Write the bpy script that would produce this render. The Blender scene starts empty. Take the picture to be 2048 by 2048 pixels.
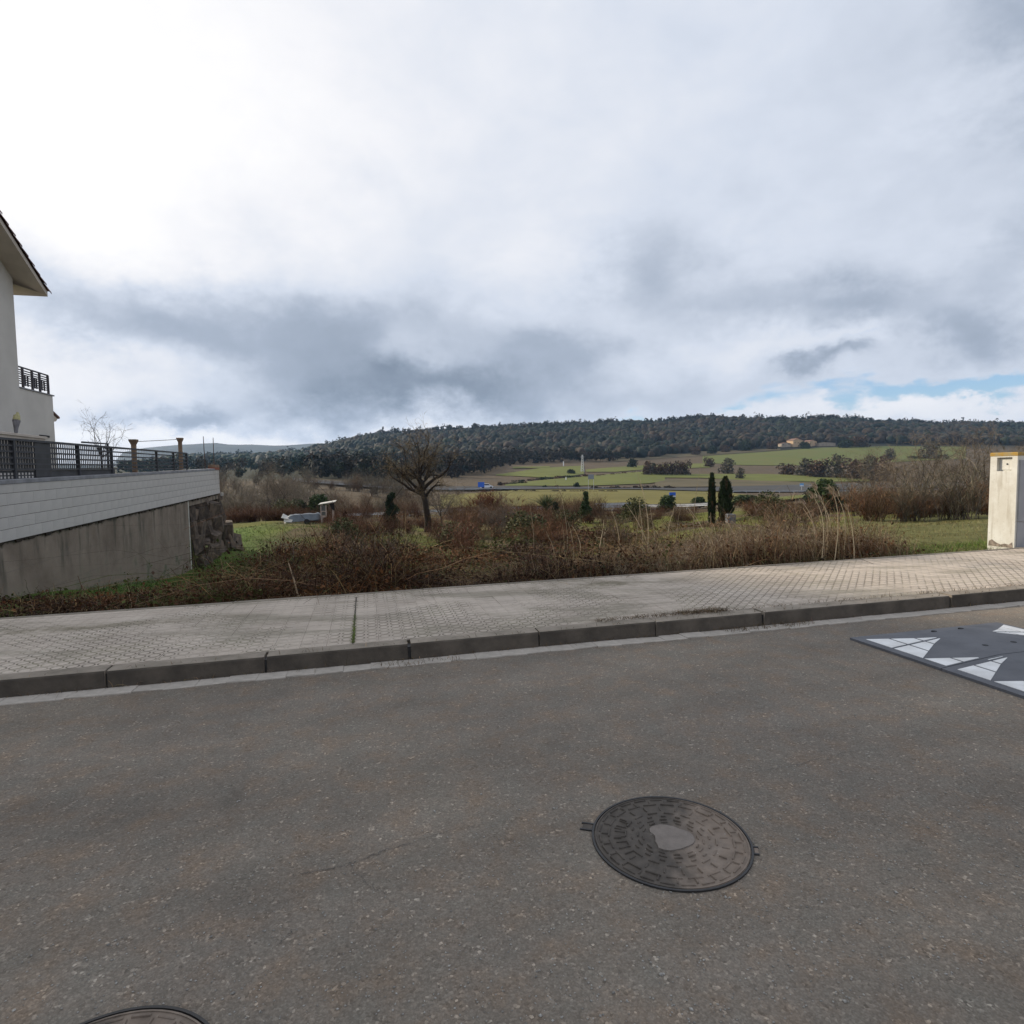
import bpy, bmesh, math, random
import numpy as np
from mathutils import Matrix, Vector
random.seed(7); RNG = np.random.default_rng(7)
SC = bpy.context.scene
COL = SC.collection

# ------------------------------------------------------------------ camera, sky, sun, exposure
F, CXY, HC = 1219.0, 1024.0, 1.45            # focal length in pixels of the 2048 px picture, eye height
PITCH = math.atan((CXY - 945.0) / F)
ROLL = 0.013
f_ = np.array([0, math.cos(PITCH), -math.sin(PITCH)])
r0 = np.array([1.0, 0, 0]); u0 = np.cross(r0, f_)
cr, sr = math.cos(ROLL), math.sin(ROLL)
r_ = cr * r0 - sr * u0; u_ = sr * r0 + cr * u0
EYE = np.array([0, 0, HC])
cam_d = bpy.data.cameras.new('camera'); cam = bpy.data.objects.new('camera', cam_d); COL.objects.link(cam)
cam_d.sensor_width = 36; cam_d.lens = 36 * F / 2048; cam_d.clip_start = 0.05; cam_d.clip_end = 9000
cam.matrix_world = Matrix(((r_[0], u_[0], -f_[0], 0), (r_[1], u_[1], -f_[1], 0), (r_[2], u_[2], -f_[2], HC), (0, 0, 0, 1)))
SC.camera = cam
SUN_AZ, SUN_EL = -61.0, 26.0
SUN_STRENGTH, SUN_ANGLE, SKY_STRENGTH = 4.6, 3.5, 0.1
EXPOSURE = 0.0
HAZE = 0.00010
SC.view_settings.view_transform = 'Standard'; SC.view_settings.look = 'None'
SC.view_settings.exposure = EXPOSURE; SC.view_settings.gamma = 1.0; SC.view_settings.use_curve_mapping = False
SC.render.engine = 'CYCLES'
try:
    SC.cycles.use_denoising = True
    SC.cycles.volume_bounces = 0; SC.cycles.max_bounces = 6; SC.cycles.diffuse_bounces = 3
    SC.cycles.transparent_max_bounces = 8
except Exception: pass
S_ = Vector((math.sin(math.radians(SUN_AZ)) * math.cos(math.radians(SUN_EL)),
             math.cos(math.radians(SUN_AZ)) * math.cos(math.radians(SUN_EL)), math.sin(math.radians(SUN_EL))))
sun_d = bpy.data.lights.new('sun', 'SUN'); sun = bpy.data.objects.new('sun', sun_d); COL.objects.link(sun)
sun_d.energy = SUN_STRENGTH; sun_d.angle = math.radians(SUN_ANGLE); sun_d.color = (1.0, 0.88, 0.70)
sun.rotation_euler = S_.to_track_quat('Z', 'Y').to_euler(); sun.location = (-30, 20, 40)

def ray(x, y): return f_ + r_ * ((x - CXY) / F) + u_ * ((CXY - y) / F)
def azel(x, y):
    d = ray(x, y); return math.atan2(d[0], d[1]), math.atan2(d[2], math.hypot(d[0], d[1]))

class NT:                                   # small node-tree writer
    def __init__(s, tree): s.t = tree; s.n = tree.nodes; s.l = tree.links
    def new(s, typ, **kw):
        n = s.n.new(typ)
        for k, v in kw.items(): setattr(n, k, v)
        return n
    def put(s, sock, v):
        if isinstance(v, bpy.types.NodeSocket): s.l.new(v, sock)
        elif v is not None: sock.default_value = v
    def m(s, op, a, b=None, c=None, clamp=False):
        n = s.new('ShaderNodeMath', operation=op, use_clamp=clamp)
        for i, v in enumerate((a, b, c)):
            if v is not None: s.put(n.inputs[i], v)
        return n.outputs[0]
    def vm(s, op, a, b=None):
        n = s.new('ShaderNodeVectorMath', operation=op); s.put(n.inputs[0], a)
        if b is not None: s.put(n.inputs[1], b)
        return n.outputs[0]
    def mix(s, fac, a, b, blend='MIX'):
        n = s.new('ShaderNodeMix', data_type='RGBA', blend_type=blend)
        s.put(n.inputs[0], fac); s.put(n.inputs[6], a); s.put(n.inputs[7], b); return n.outputs[2]
    def ramp(s, fac, pts, interp='LINEAR'):
        n = s.new('ShaderNodeValToRGB'); cr = n.color_ramp; cr.interpolation = interp
        while len(cr.elements) < len(pts): cr.elements.new(0.5)
        for e, (p, c) in zip(cr.elements, pts):
            e.position = p; e.color = (c, c, c, 1) if not hasattr(c, '__len__') else (*c, 1)
        s.put(n.inputs[0], fac); return n.outputs[0]
    def noise(s, vec, scale, detail=4, rough=0.55, dist=0.0, out=0):
        n = s.new('ShaderNodeTexNoise'); s.put(n.inputs['Vector'], vec)
        n.inputs['Scale'].default_value = scale; n.inputs['Detail'].default_value = detail
        n.inputs['Roughness'].default_value = rough; n.inputs['Distortion'].default_value = dist
        return n.outputs[out]
    def voro(s, vec, scale, feat='F1', out='Distance', rnd=1.0):
        n = s.new('ShaderNodeTexVoronoi', feature=feat); s.put(n.inputs['Vector'], vec)
        n.inputs['Scale'].default_value = scale; n.inputs['Randomness'].default_value = rnd
        return n.outputs[out]
    def mapr(s, v, a, b, c=0.0, d=1.0, smooth=True):
        n = s.new('ShaderNodeMapRange', interpolation_type='SMOOTHSTEP' if smooth else 'LINEAR')
        for i, q in enumerate((v, a, b, c, d)): s.put(n.inputs[i], q)
        return n.outputs[0]

# --- world: NISHITA blue with a layer of broken cloud in front of it
W = bpy.data.worlds.new('World'); SC.world = W; W.use_nodes = True
w = NT(W.node_tree); w.n.clear()
tc = w.new('ShaderNodeTexCoord').outputs['Generated']
sky = w.new('ShaderNodeTexSky', sky_type='NISHITA'); sky.sun_disc = False
sky.sun_elevation = math.radians(SUN_EL); sky.sun_rotation = math.radians(SUN_AZ)
sky.air_density = 1.0; sky.dust_density = 0.6; sky.ozone_density = 1.5
sep = w.new('ShaderNodeSeparateXYZ'); w.put(sep.inputs[0], tc)
dx, dy, dz = sep.outputs
zc = w.m('MAXIMUM', dz, 0.0)
den = w.m('ADD', zc, 0.16)
cb = w.new('ShaderNodeCombineXYZ'); w.put(cb.inputs[0], w.m('DIVIDE', dx, den)); w.put(cb.inputs[1], w.m('DIVIDE', dy, den)); w.put(cb.inputs[2], w.m('MULTIPLY', zc, 1.5))
plan = cb.outputs[0]
puff = w.vm('ADD', w.vm('MULTIPLY', tc, (1.0, 1.0, 1.7)), (0.4, 0.1, 0.2))
n_big = w.noise(puff, 2.2, 6, 0.52, 0.2)
n_fine = w.noise(puff, 6.5, 8, 0.55, 0.25)
n_gap = w.noise(w.vm('MULTIPLY', tc, (5.0, 5.0, 26.0)), 1.3, 4, 0.5, 0.2)
st = w.vm('MULTIPLY', tc, (1.0, 1.0, 1.5))
wn = w.new('ShaderNodeTexNoise'); w.put(wn.inputs['Vector'], st); wn.inputs['Scale'].default_value = 5.0; wn.inputs['Detail'].default_value = 9; wn.inputs['Roughness'].default_value = 0.62
wsep = w.new('ShaderNodeSeparateColor'); w.put(wsep.inputs[0], wn.outputs['Color'])
az = w.m('ARCTAN2', dx, dy)
el = w.m('ARCSINE', dz)
azw = w.m('ADD', az, w.m('MULTIPLY', w.m('SUBTRACT', wsep.outputs[0], 0.5), 0.42))
elw = w.m('ADD', el, w.m('MULTIPLY', w.m('SUBTRACT', wsep.outputs[1], 0.5), 0.19))
def gauss(px, py, sx, sy, A=azw, E=elw):
    a, e = azel(px, py)
    ga = w.m('DIVIDE', w.m('SUBTRACT', A, a), sx / F); ge = w.m('DIVIDE', w.m('SUBTRACT', E, e), sy / F)
    q = w.m('ADD', w.m('MULTIPLY', ga, ga), w.m('MULTIPLY', ge, ge))
    return w.m('EXPONENT', w.m('MULTIPLY', q, -1.0))
B = w.m('ADD', 0.735, w.m('MULTIPLY', w.m('SUBTRACT', n_big, 0.5), 0.26))
B = w.m('ADD', B, w.m('MULTIPLY', w.m('SUBTRACT', n_fine, 0.5), 0.26))
CLOUDS = [(-300, 120, 720, 500, 0.58), (900, 120, 420, 260, 0.02), (1500, 250, 380, 260, 0.03), (2080, 130, 90, 110, -0.22),
          (200, 615, 260, 75, -0.36), (640, 705, 400, 100, -0.44), (900, 787, 300, 40, -0.36), (330, 822, 100, 26, -0.40),
          (1130, 705, 110, 40, -0.16), (600, 470, 260, 110, -0.12), (840, 705, 70, 36, 0.14), (180, 715, 150, 28, 0.12),
          (520, 872, 560, 22, 0.30), (1330, 530, 120, 90, -0.18), (1720, 600, 130, 50, -0.26), (1500, 610, 90, 35, -0.10), (1985, 660, 110, 55, -0.36), (2060, 470, 70, 50, -0.16),
          (1625, 738, 60, 18, -0.30), (1600, 690, 330, 34, 0.12), (1800, 822, 330, 26, 0.22), (1100, 560, 160, 120, 0.06)]
for c in CLOUDS:
    B = w.m('ADD', B, w.m('MULTIPLY', gauss(*c[:4]), c[4]))
ccol = w.ramp(w.m('DIVIDE', B, 1.25), [(0.0, (0.10, 0.13, 0.18)), (0.22, (0.23, 0.28, 0.36)), (0.42, (0.42, 0.48, 0.585)),
                                     (0.60, (0.69, 0.745, 0.85)), (0.78, (0.93, 0.935, 0.97)), (1.0, (1.12, 1.10, 1.08))])
gap = None
for g in [(1830, 778, 250, 17, 1.0), (1400, 824, 200, 11, 0.95), (2030, 768, 120, 15, 0.7), (1690, 697, 110, 9, 0.35)]:
    t = w.m('MULTIPLY', gauss(*g[:4]), g[4]); gap = t if gap is None else w.m('ADD', gap, t)
gap = w.m('MULTIPLY', gap, w.m('MULTIPLY', w.mapr(n_gap, 0.30, 0.62), 1.25))
gapm = w.m('MULTIPLY', w.mapr(gap, 0.18, 1.05), 0.92)
blue = w.mix(1.0, sky.outputs[0], (1.10, 1.32, 1.62, 1), 'MULTIPLY')
cl10 = w.mix(1.0, ccol, (10.0, 10.0, 10.0, 1), 'MULTIPLY')
fin = w.mix(gapm, cl10, blue)
bg = w.new('ShaderNodeBackground'); w.put(bg.inputs[0], fin); bg.inputs[1].default_value = SKY_STRENGTH
wo = w.new('ShaderNodeOutputWorld'); w.l.new(bg.outputs[0], wo.inputs[0])
W.cycles.sampling_method = 'MANUAL'; W.cycles.sample_map_resolution = 512

# ------------------------------------------------------------------ frames: road (a along kerb, b away from camera, c up)
k = ray(6146, 812); k /= np.linalg.norm(k)
kh = np.array([k[0], k[1], 0.0]); kh /= np.linalg.norm(kh)
mv = np.array([-kh[1], kh[0], 0.0])
nv = np.cross(k, mv)
UP = np.array([0, 0, 1.0])
def frame(x, y, z, o=(0, 0, 0)):
    return Matrix(((x[0], y[0], z[0], o[0]), (x[1], y[1], z[1], o[1]), (x[2], y[2], z[2], o[2]), (0, 0, 0, 1)))
MR = frame(k, mv, nv)
def RP(a, b, c=0.0): return a * k + b * mv + c * nv
def HP(a, b, z=0.0): return a * kh + b * mv + z * UP
def lin(c): return tuple(((x / 255) / 12.92 if x / 255 <= 0.04045 else ((x / 255 + 0.055) / 1.055) ** 2.4) for x in c)

# ------------------------------------------------------------------ object helpers
def tag(o, label=None, cat=None, group=None, kind=None):
    if label: o['label'] = label
    if cat: o['category'] = cat
    if group: o['group'] = group
    if kind: o['kind'] = kind
    return o
def empty(name, M=None, label=None, cat=None, group=None, kind=None):
    o = bpy.data.objects.new(name, None); COL.objects.link(o); o.empty_display_size = 0.2
    if M is not None: o.matrix_world = M
    return tag(o, label, cat, group, kind)
def link(name, me, parent=None, M=None):
    o = bpy.data.objects.new(name, me); COL.objects.link(o)
    if parent is not None: o.parent = parent
    if M is not None: o.matrix_local = M
    return o
def mesh(name, V, Q=None, T=None, mat=None, tint=None, smooth=False):
    """numpy mesh: V (n,3), Q (m,4) quads, T (p,3) triangles, tint (n,3) colour of each vertex"""
    me = bpy.data.meshes.new(name)
    V = np.asarray(V, np.float32).reshape(-1, 3)
    Q = np.zeros((0, 4), np.int32) if Q is None else np.asarray(Q, np.int32).reshape(-1, 4)
    T = np.zeros((0, 3), np.int32) if T is None else np.asarray(T, np.int32).reshape(-1, 3)
    me.vertices.add(len(V)); me.vertices.foreach_set('co', V.ravel())
    li = np.concatenate([Q.ravel(), T.ravel()]); me.loops.add(len(li)); me.loops.foreach_set('vertex_index', li)
    tot = np.concatenate([np.full(len(Q), 4), np.full(len(T), 3)]).astype(np.int32)
    start = np.concatenate([[0], np.cumsum(tot)[:-1]]).astype(np.int32)
    me.polygons.add(len(tot)); me.polygons.foreach_set('loop_start', start); me.polygons.foreach_set('loop_total', tot)
    if smooth: me.polygons.foreach_set('use_smooth', np.ones(len(tot), bool))
    if tint is not None:
        at = me.color_attributes.new('tint', 'FLOAT_COLOR', 'POINT')
        at.data.foreach_set('color', np.c_[tint, np.ones(len(V))].astype(np.float32).ravel())
    me.update(calc_edges=True); me.validate()
    if mat: me.materials.append(mat)
    return me
class MB:
    """collects boxes, prisms and tubes into one mesh"""
    def __init__(s): s.v = []; s.f = []
    def add(s, vs, fs):
        n = len(s.v); s.v += [tuple(map(float, q)) for q in vs]; s.f += [tuple(i + n for i in q) for q in fs]; return s
    def box(s, x0, x1, y0, y1, z0, z1):
        return s.add([(x0, y0, z0), (x1, y0, z0), (x1, y1, z0), (x0, y1, z0), (x0, y0, z1), (x1, y0, z1), (x1, y1, z1), (x0, y1, z1)],
                     [(3, 2, 1, 0), (4, 5, 6, 7), (0, 1, 5, 4), (1, 2, 6, 5), (2, 3, 7, 6), (3, 0, 4, 7)])
    def cbox(s, x0, x1, y0, y1, z0, z1, c):       # box with chamfered top edges
        n = [(x0, y0, z0), (x1, y0, z0), (x1, y1, z0), (x0, y1, z0), (x0, y0, z1 - c), (x1, y0, z1 - c), (x1, y1, z1 - c), (x0, y1, z1 - c),
             (x0 + c, y0 + c, z1), (x1 - c, y0 + c, z1), (x1 - c, y1 - c, z1), (x0 + c, y1 - c, z1)]
        return s.add(n, [(3, 2, 1, 0), (0, 1, 5, 4), (1, 2, 6, 5), (2, 3, 7, 6), (3, 0, 4, 7), (4, 5, 9, 8), (5, 6, 10, 9), (6, 7, 11, 10), (7, 4, 8, 11), (8, 9, 10, 11)])
    def prism(s, poly, axis, t0, t1):             # polygon in the two other axes, extruded along axis
        n = len(poly); vs = []
        for t in (t0, t1):
            for (p, q) in poly:
                c = [p, q]; c.insert(axis, t); vs.append(c)
        fs = [tuple(range(n))[::-1], tuple(range(n, 2 * n))] + [(i, (i + 1) % n, n + (i + 1) % n, n + i) for i in range(n)]
        return s.add(vs, fs)
    def tube(s, pts, rad, n=6):
        pts = [np.array(p, float) for p in pts]; rad = rad if hasattr(rad, '__len__') else [rad] * len(pts); vs = []
        for i, p in enumerate(pts):
            d = pts[min(i + 1, len(pts) - 1)] - pts[max(i - 1, 0)]; d /= np.linalg.norm(d) + 1e-9
            h = np.array([0, 0, 1.0]) if abs(d[2]) < 0.9 else np.array([1.0, 0, 0])
            e = np.cross(d, h); e /= np.linalg.norm(e); g = np.cross(d, e)
            vs += [p + rad[i] * (math.cos(t) * e + math.sin(t) * g) for t in [2 * math.pi * j / n for j in range(n)]]
        fs = [(i * n + j, i * n + (j + 1) % n, (i + 1) * n + (j + 1) % n, (i + 1) * n + j) for i in range(len(pts) - 1) for j in range(n)]
        fs += [tuple(range(n))[::-1], tuple(range((len(pts) - 1) * n, len(pts) * n))]
        return s.add(vs, fs)
    def mesh(s, name, mat=None, smooth=False):
        me = bpy.data.meshes.new(name); me.from_pydata(s.v, [], s.f)
        bm = bmesh.new(); bm.from_mesh(me); bmesh.ops.recalc_face_normals(bm, faces=bm.faces); bm.to_mesh(me); bm.free()
        if smooth:
            for p in me.polygons: p.use_smooth = True
        if mat: me.materials.append(mat)
        return me
    def obj(s, name, mat, parent=None, M=None, smooth=False): return link(name, s.mesh(name, mat, smooth), parent, M)
def copy_tree(o, parent=None):
    c = o.copy(); COL.objects.link(c)
    if parent is not None: c.parent = parent
    for ch in list(o.children): copy_tree(ch, c)
    return c

# ------------------------------------------------------------------ materials
def material(name):
    m = bpy.data.materials.new(name); m.use_nodes = True
    t = NT(m.node_tree); b = m.node_tree.nodes['Principled BSDF']
    return m, t, b
def simple(name, col, rough=0.8, var=0.25, scale=8.0, bump=0.0, metal=0.0, spec=0.3, tint=False, col2=None, detail=5, obj=True, rnd=0.0):
    m, t, b = material(name)
    co = t.new('ShaderNodeTexCoord').outputs['Object'] if obj else t.new('ShaderNodeNewGeometry').outputs['Position']
    n = t.noise(co, scale, detail, 0.6)
    c2 = col2 if col2 else tuple(x * (1 - var) for x in col)
    c1 = col if col2 else tuple(min(1, x * (1 + var)) for x in col)
    c = t.mix(t.mapr(n, 0.3, 0.7), (*c2, 1), (*c1, 1))
    if tint:
        a = t.new('ShaderNodeAttribute', attribute_name='tint'); c = t.mix(1.0, c, a.outputs['Color'], 'MULTIPLY')
    if rnd:
        oi = t.new('ShaderNodeObjectInfo').outputs['Random']
        c = t.mix(1.0, c, t.ramp(oi, [(0, 1 - rnd), (1, 1 + rnd)]), 'MULTIPLY')
    t.put(b.inputs['Base Color'], c); b.inputs['Roughness'].default_value = rough; b.inputs['Metallic'].default_value = metal
    b.inputs['Specular IOR Level'].default_value = spec
    if bump:
        bn = t.new('ShaderNodeBump'); bn.inputs['Strength'].default_value = bump; bn.inputs['Distance'].default_value = 0.02
        t.put(bn.inputs['Height'], t.noise(co, scale * 4, 6, 0.65)); t.l.new(bn.outputs[0], b.inputs['Normal'])
    return m
def leafy(name, rough=0.75):                       # all plants: colour from the plant's own vertex tint
    m, t, b = material(name)
    a = t.new('ShaderNodeAttribute', attribute_name='tint')
    n = t.noise(t.new('ShaderNodeNewGeometry').outputs['Position'], 9.0, 3)
    t.put(b.inputs['Base Color'], t.mix(1.0, a.outputs['Color'], t.ramp(n, [(0.25, 0.75), (0.75, 1.25)]), 'MULTIPLY'))
    b.inputs['Roughness'].default_value = rough; b.inputs['Specular IOR Level'].default_value = 0.15
    return m
M_PLANT = leafy('plant')

def asphalt():
    m, t, b = material('asphalt')
    co = t.new('ShaderNodeTexCoord').outputs['Object']
    st = t.voro(co, 118, 'F1', 'Color'); sd = t.voro(co, 118, 'F1', 'Distance')
    ss = t.new('ShaderNodeSeparateColor'); t.put(ss.inputs[0], st)
    st2 = t.voro(co, 190, 'F1', 'Color'); s2 = t.new('ShaderNodeSeparateColor'); t.put(s2.inputs[0], st2)
    base = t.ramp(ss.outputs[0], [(0.0, (0.040, 0.039, 0.037)), (0.35, (0.085, 0.081, 0.075)), (0.70, (0.125, 0.117, 0.107)), (0.88, (0.17, 0.163, 0.152)), (0.95, (0.24, 0.235, 0.22)), (1.0, (0.36, 0.35, 0.33))])
    fine = t.ramp(s2.outputs[0], [(0.0, (0.055, 0.052, 0.049)), (0.6, (0.115, 0.108, 0.10)), (1.0, (0.20, 0.19, 0.18))])
    c = t.mix(0.68, base, fine)
    fl = t.noise(co, 22, 3, 0.6)                     # scattered pale and dark chips show in patches
    c = t.mix(t.m('MULTIPLY', t.mapr(fl, 0.46, 0.66), 0.5), t.mix(0.62, c, (0.098, 0.092, 0.085, 1)), base)
    big = t.noise(co, 0.55, 4, 0.6); mid = t.noise(co, 3.2, 4, 0.6, 0.4)
    hue = t.ramp(t.noise(co, 5.5, 4, 0.65), [(0.3, (0.93, 1.0, 1.03)), (0.5, (1, 1, 1)), (0.68, (1.12, 0.99, 0.88))])
    c = t.mix(0.8, c, hue, 'MULTIPLY')
    c = t.mix(1.0, c, t.ramp(big, [(0.3, (0.86, 0.86, 0.875)), (0.7, (1.18, 1.155, 1.115))]), 'MULTIPLY')
    lane = t.noise(t.vm('MULTIPLY', co, (0.25, 1.6, 1.0)), 1.2, 3, 0.5)
    c = t.mix(1.0, c, t.ramp(lane, [(0.35, 0.90), (0.65, 1.10)]), 'MULTIPLY')
    c = t.mix(t.m('MULTIPLY', t.mapr(t.noise(co, 1.1, 5, 0.7, 1.2), 0.60, 0.74), 0.26), c, (0.045, 0.042, 0.038, 1))
    c = t.mix(1.0, c, t.ramp(mid, [(0.3, 0.92), (0.7, 1.08)]), 'MULTIPLY')
    c = t.mix(1.0, c, (1.80, 1.63, 1.43, 1), 'MULTIPLY')
    t.put(b.inputs['Base Color'], c); b.inputs['Roughness'].default_value = 0.88; b.inputs['Specular IOR Level'].default_value = 0.25
    h = t.m('ADD', t.m('MULTIPLY', t.m('SUBTRACT', 0.6, sd), t.m('ADD', 0.35, ss.outputs[1])), t.m('MULTIPLY', t.noise(co, 240, 3), 0.3))
    bn = t.new('ShaderNodeBump'); bn.inputs['Strength'].default_value = 0.75; bn.inputs['Distance'].default_value = 0.006
    t.put(bn.inputs['Height'], h); t.l.new(bn.outputs[0], b.inputs['Normal'])
    return m
M_ASPH = asphalt()

def panot():
    """pale cement paving: dirt gathers in the rings round the four raised discs of each tile, in patches"""
    m, t, b = material('paving_cement')
    co = t.new('ShaderNodeTexCoord').outputs['Object']; wp = t.new('ShaderNodeNewGeometry').outputs['Position']
    sp = t.new('ShaderNodeSeparateXYZ'); t.put(sp.inputs[0], co)
    fx = t.m('SUBTRACT', t.m('FRACT', t.m('MULTIPLY', sp.outputs[0], 10.0)), 0.5); fy = t.m('SUBTRACT', t.m('FRACT', t.m('MULTIPLY', sp.outputs[1], 10.0)), 0.5)
    rr = t.m('SQRT', t.m('ADD', t.m('MULTIPLY', fx, fx), t.m('MULTIPLY', fy, fy)))
    ring = t.m('MULTIPLY', t.mapr(rr, 0.30, 0.37), t.mapr(rr, 0.47, 0.40))
    edge = t.m('MULTIPLY', t.mapr(t.m('MAXIMUM', t.m('ABSOLUTE', fx), t.m('ABSOLUTE', fy)), 0.46, 0.495), 0.18)
    dirtpat = t.m('MAXIMUM', ring, edge)
    pn = t.noise(wp, 0.9, 5, 0.62, 0.6); pn2 = t.noise(wp, 2.6, 4, 0.6)
    tcp = t.new('ShaderNodeTexCoord'); tcp.object = PAVE_REF; sp2 = t.new('ShaderNodeSeparateXYZ'); t.put(sp2.inputs[0], tcp.outputs['Object'])
    def blot(a, b, sa, sb):
        ga = t.m('DIVIDE', t.m('SUBTRACT', sp2.outputs[0], a), sa); gb = t.m('DIVIDE', t.m('SUBTRACT', sp2.outputs[1], b), sb)
        return t.m('EXPONENT', t.m('MULTIPLY', t.m('ADD', t.m('MULTIPLY', ga, ga), t.m('MULTIPLY', gb, gb)), -1.0))
    worn = t.m('ADD', t.m('ADD', blot(-2.2, 5.2, 0.7, 0.35), blot(4.6, 5.9, 1.5, 0.45)), t.m('ADD', blot(0.5, 5.3, 0.7, 0.5), blot(7.6, 5.4, 1.2, 0.4)))
    band = t.m('MULTIPLY', t.m('ADD', blot(-2.9, 6.22, 1.5, 0.13), blot(2.6, 6.5, 1.1, 0.22)), t.mapr(pn2, 0.35, 0.6))
    patch = t.mapr(t.m('ADD', t.m('ADD', t.m('MULTIPLY', pn, 0.7), t.m('MULTIPLY', pn2, 0.3)), t.m('MULTIPLY', worn, 0.14)), 0.45, 0.58)
    c = t.ramp(t.noise(wp, 1.7, 5, 0.6), [(0.3, (0.42, 0.355, 0.292)), (0.7, (0.53, 0.456, 0.380))])
    oi = t.new('ShaderNodeObjectInfo').outputs['Random']
    c = t.mix(1.0, c, t.ramp(oi, [(0, 0.93), (1, 1.07)]), 'MULTIPLY')
    c = t.mix(1.0, c, t.ramp(t.noise(co, 140, 3), [(0.3, 0.92), (0.7, 1.08)]), 'MULTIPLY')
    dcol = t.mix(t.mapr(t.noise(wp, 3.0, 3), 0.45, 0.65), (0.10, 0.085, 0.065, 1), (0.13, 0.125, 0.07, 1))
    c = t.mix(t.m('MULTIPLY', dirtpat, t.m('ADD', 0.07, t.m('MULTIPLY', patch, 0.88))), c, dcol)
    film = t.mapr(t.noise(t.vm('MULTIPLY', wp, (0.6, 2.2, 1)), 1.1, 5, 0.65), 0.47, 0.66)
    c = t.mix(t.m('MULTIPLY', film, 0.58), c, (0.20, 0.18, 0.13, 1))
    c = t.mix(t.m('MULTIPLY', band, 0.75), c, (0.155, 0.135, 0.085, 1))
    t.put(b.inputs['Base Color'], c); b.inputs['Roughness'].default_value = 0.9; b.inputs['Specular IOR Level'].default_value = 0.2
    bn = t.new('ShaderNodeBump'); bn.inputs['Strength'].default_value = 0.3; bn.inputs['Distance'].default_value = 0.004
    t.put(bn.inputs['Height'], t.noise(co, 160, 4)); t.l.new(bn.outputs[0], b.inputs['Normal'])
    return m
M_MORTAR = simple('dirty_mortar', (0.11, 0.095, 0.075), 0.95, 0.3, 9, 0.3)
M_KERB = simple('kerb_concrete', (0.30, 0.255, 0.205), 0.92, 0.22, 5, 0.35, rnd=0.12, col2=(0.18, 0.155, 0.12))
M_GUT = simple('gutter_cement', (0.56, 0.50, 0.435), 0.9, 0.2, 6, 0.3, rnd=0.05, col2=(0.36, 0.325, 0.28))
M_IRON = simple('cast_iron', (0.055, 0.050, 0.046), 0.62, 0.35, 14, 0.3, metal=0.0, spec=0.5)
M_IRONEDGE = simple('worn_iron', (0.020, 0.019, 0.019), 0.5, 0.3, 20, 0.0, spec=0.5)
M_CEMENT = simple('cement_patch', (0.20, 0.172, 0.150), 0.9, 0.12, 20, 0.3)
M_RUBBER = simple('grey_rubber', (0.130, 0.133, 0.145), 0.7, 0, 4, 0.12, spec=0.3, col2=(0.095, 0.098, 0.108))
M_WHITE = simple('white_inlay', (0.80, 0.80, 0.79), 0.55, 0, 5, 0.05, col2=(0.62, 0.61, 0.59))
M_GROOVE = simple('black_rubber', (0.02, 0.02, 0.022), 0.7, 0.1, 10)
M_STONES = simple('stone_chips', (0.30, 0.285, 0.26), 0.9, 0.45, 60, obj=False)

# ------------------------------------------------------------------ terrain
CPX = np.array([-900, 200, 430, 520, 600, 640, 700, 760, 840, 1024, 1210, 1400, 1640, 1940, 2300, 3200.0])
NB = np.array([0, 6.95, 9, 12, 16, 22, 30, 42, 60, 90, 120, 160.0])
NL = [0.0, -.02, -.28, -.62, -1.1, -1.75, -1.85, -1.9, -3.0, -5.0, -5.2, -5.0]
NC_ = [0.0, -.02, -.48, -.9, -1.3, -1.65, -2.05, -2.5, -3.2, -4.4, -4.6, -4.4]
NR = [0.0, .00, -.05, -.22, -.55, -1.0, -1.4, -2.0, -2.8, -4.5, -5.0, -5.2]
FY = np.array([100, 190, 240, 330, 450, 600, 800, 1000, 1120, 1500, 2600.0])
FYP = np.array([  # picture row at which the bare ground shows, per column
    # -900  200  430  520  600  640  700  760  840 1024 1210 1400 1640 1940 2300 3200
    [1012, 1012, 1012, 1012, 1010, 1008, 1008, 1008, 1006, 1004, 1004, 1004, 1002, 1000, 996, 990],
    [978, 974, 970, 967, 964, 966, 970, 974, 979, 981, 982, 984, 984, 978, 974, 966],
    [966, 963, 960, 958, 957, 957, 958, 960, 965, 970, 972, 974, 973, 968, 964, 956],
    [958, 954, 951, 950, 949, 948, 947, 947, 950, 949, 948, 951, 950, 946, 942, 934],
    [950, 945, 941, 940, 938, 936, 933, 931, 933, 929, 927, 929, 925, 922, 918, 910],
    [940, 935, 931, 929, 926, 922, 916, 911, 912, 906, 905, 906, 896, 894, 890, 882],
    [928, 924, 921, 920, 915, 906, 897, 888, 886, 876, 872, 866, 862, 866, 864, 856],
    [920, 917, 916, 915, 911, 899, 887, 871, 870, 858, 850, 841, 842, 854, 852, 844],
    [932, 929, 928, 926, 922, 912, 900, 886, 884, 872, 864, 855, 856, 868, 866, 858],
    [944, 942, 940, 938, 936, 930, 922, 914, 912, 902, 896, 890, 890, 898, 896, 890],
    [950, 948, 946, 944, 942, 940, 936, 932, 930, 926, 922, 918, 918, 922, 920, 915]], float)
FYP[:, :2] = np.maximum(FYP[:, :2], 938)
TANT = np.zeros_like(FYP)
for i in range(FYP.shape[0]):
    for j in range(FYP.shape[1]):
        d = ray(CPX[j], FYP[i, j]); TANT[i, j] = d[2] / d[1]
UC = np.array([ray(p, 950)[0] / ray(p, 950)[1] for p in CPX])
def lattice(ix, iy, seed=0):
    h = (ix.astype(np.int64) * 374761393 + iy.astype(np.int64) * 668265263 + seed * 1274126177) & 0x7fffffff
    h = ((h ^ (h >> 13)) * 1103515245 + 12345) & 0x7fffffff
    return (h & 0xffff) / 65535.0
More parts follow.
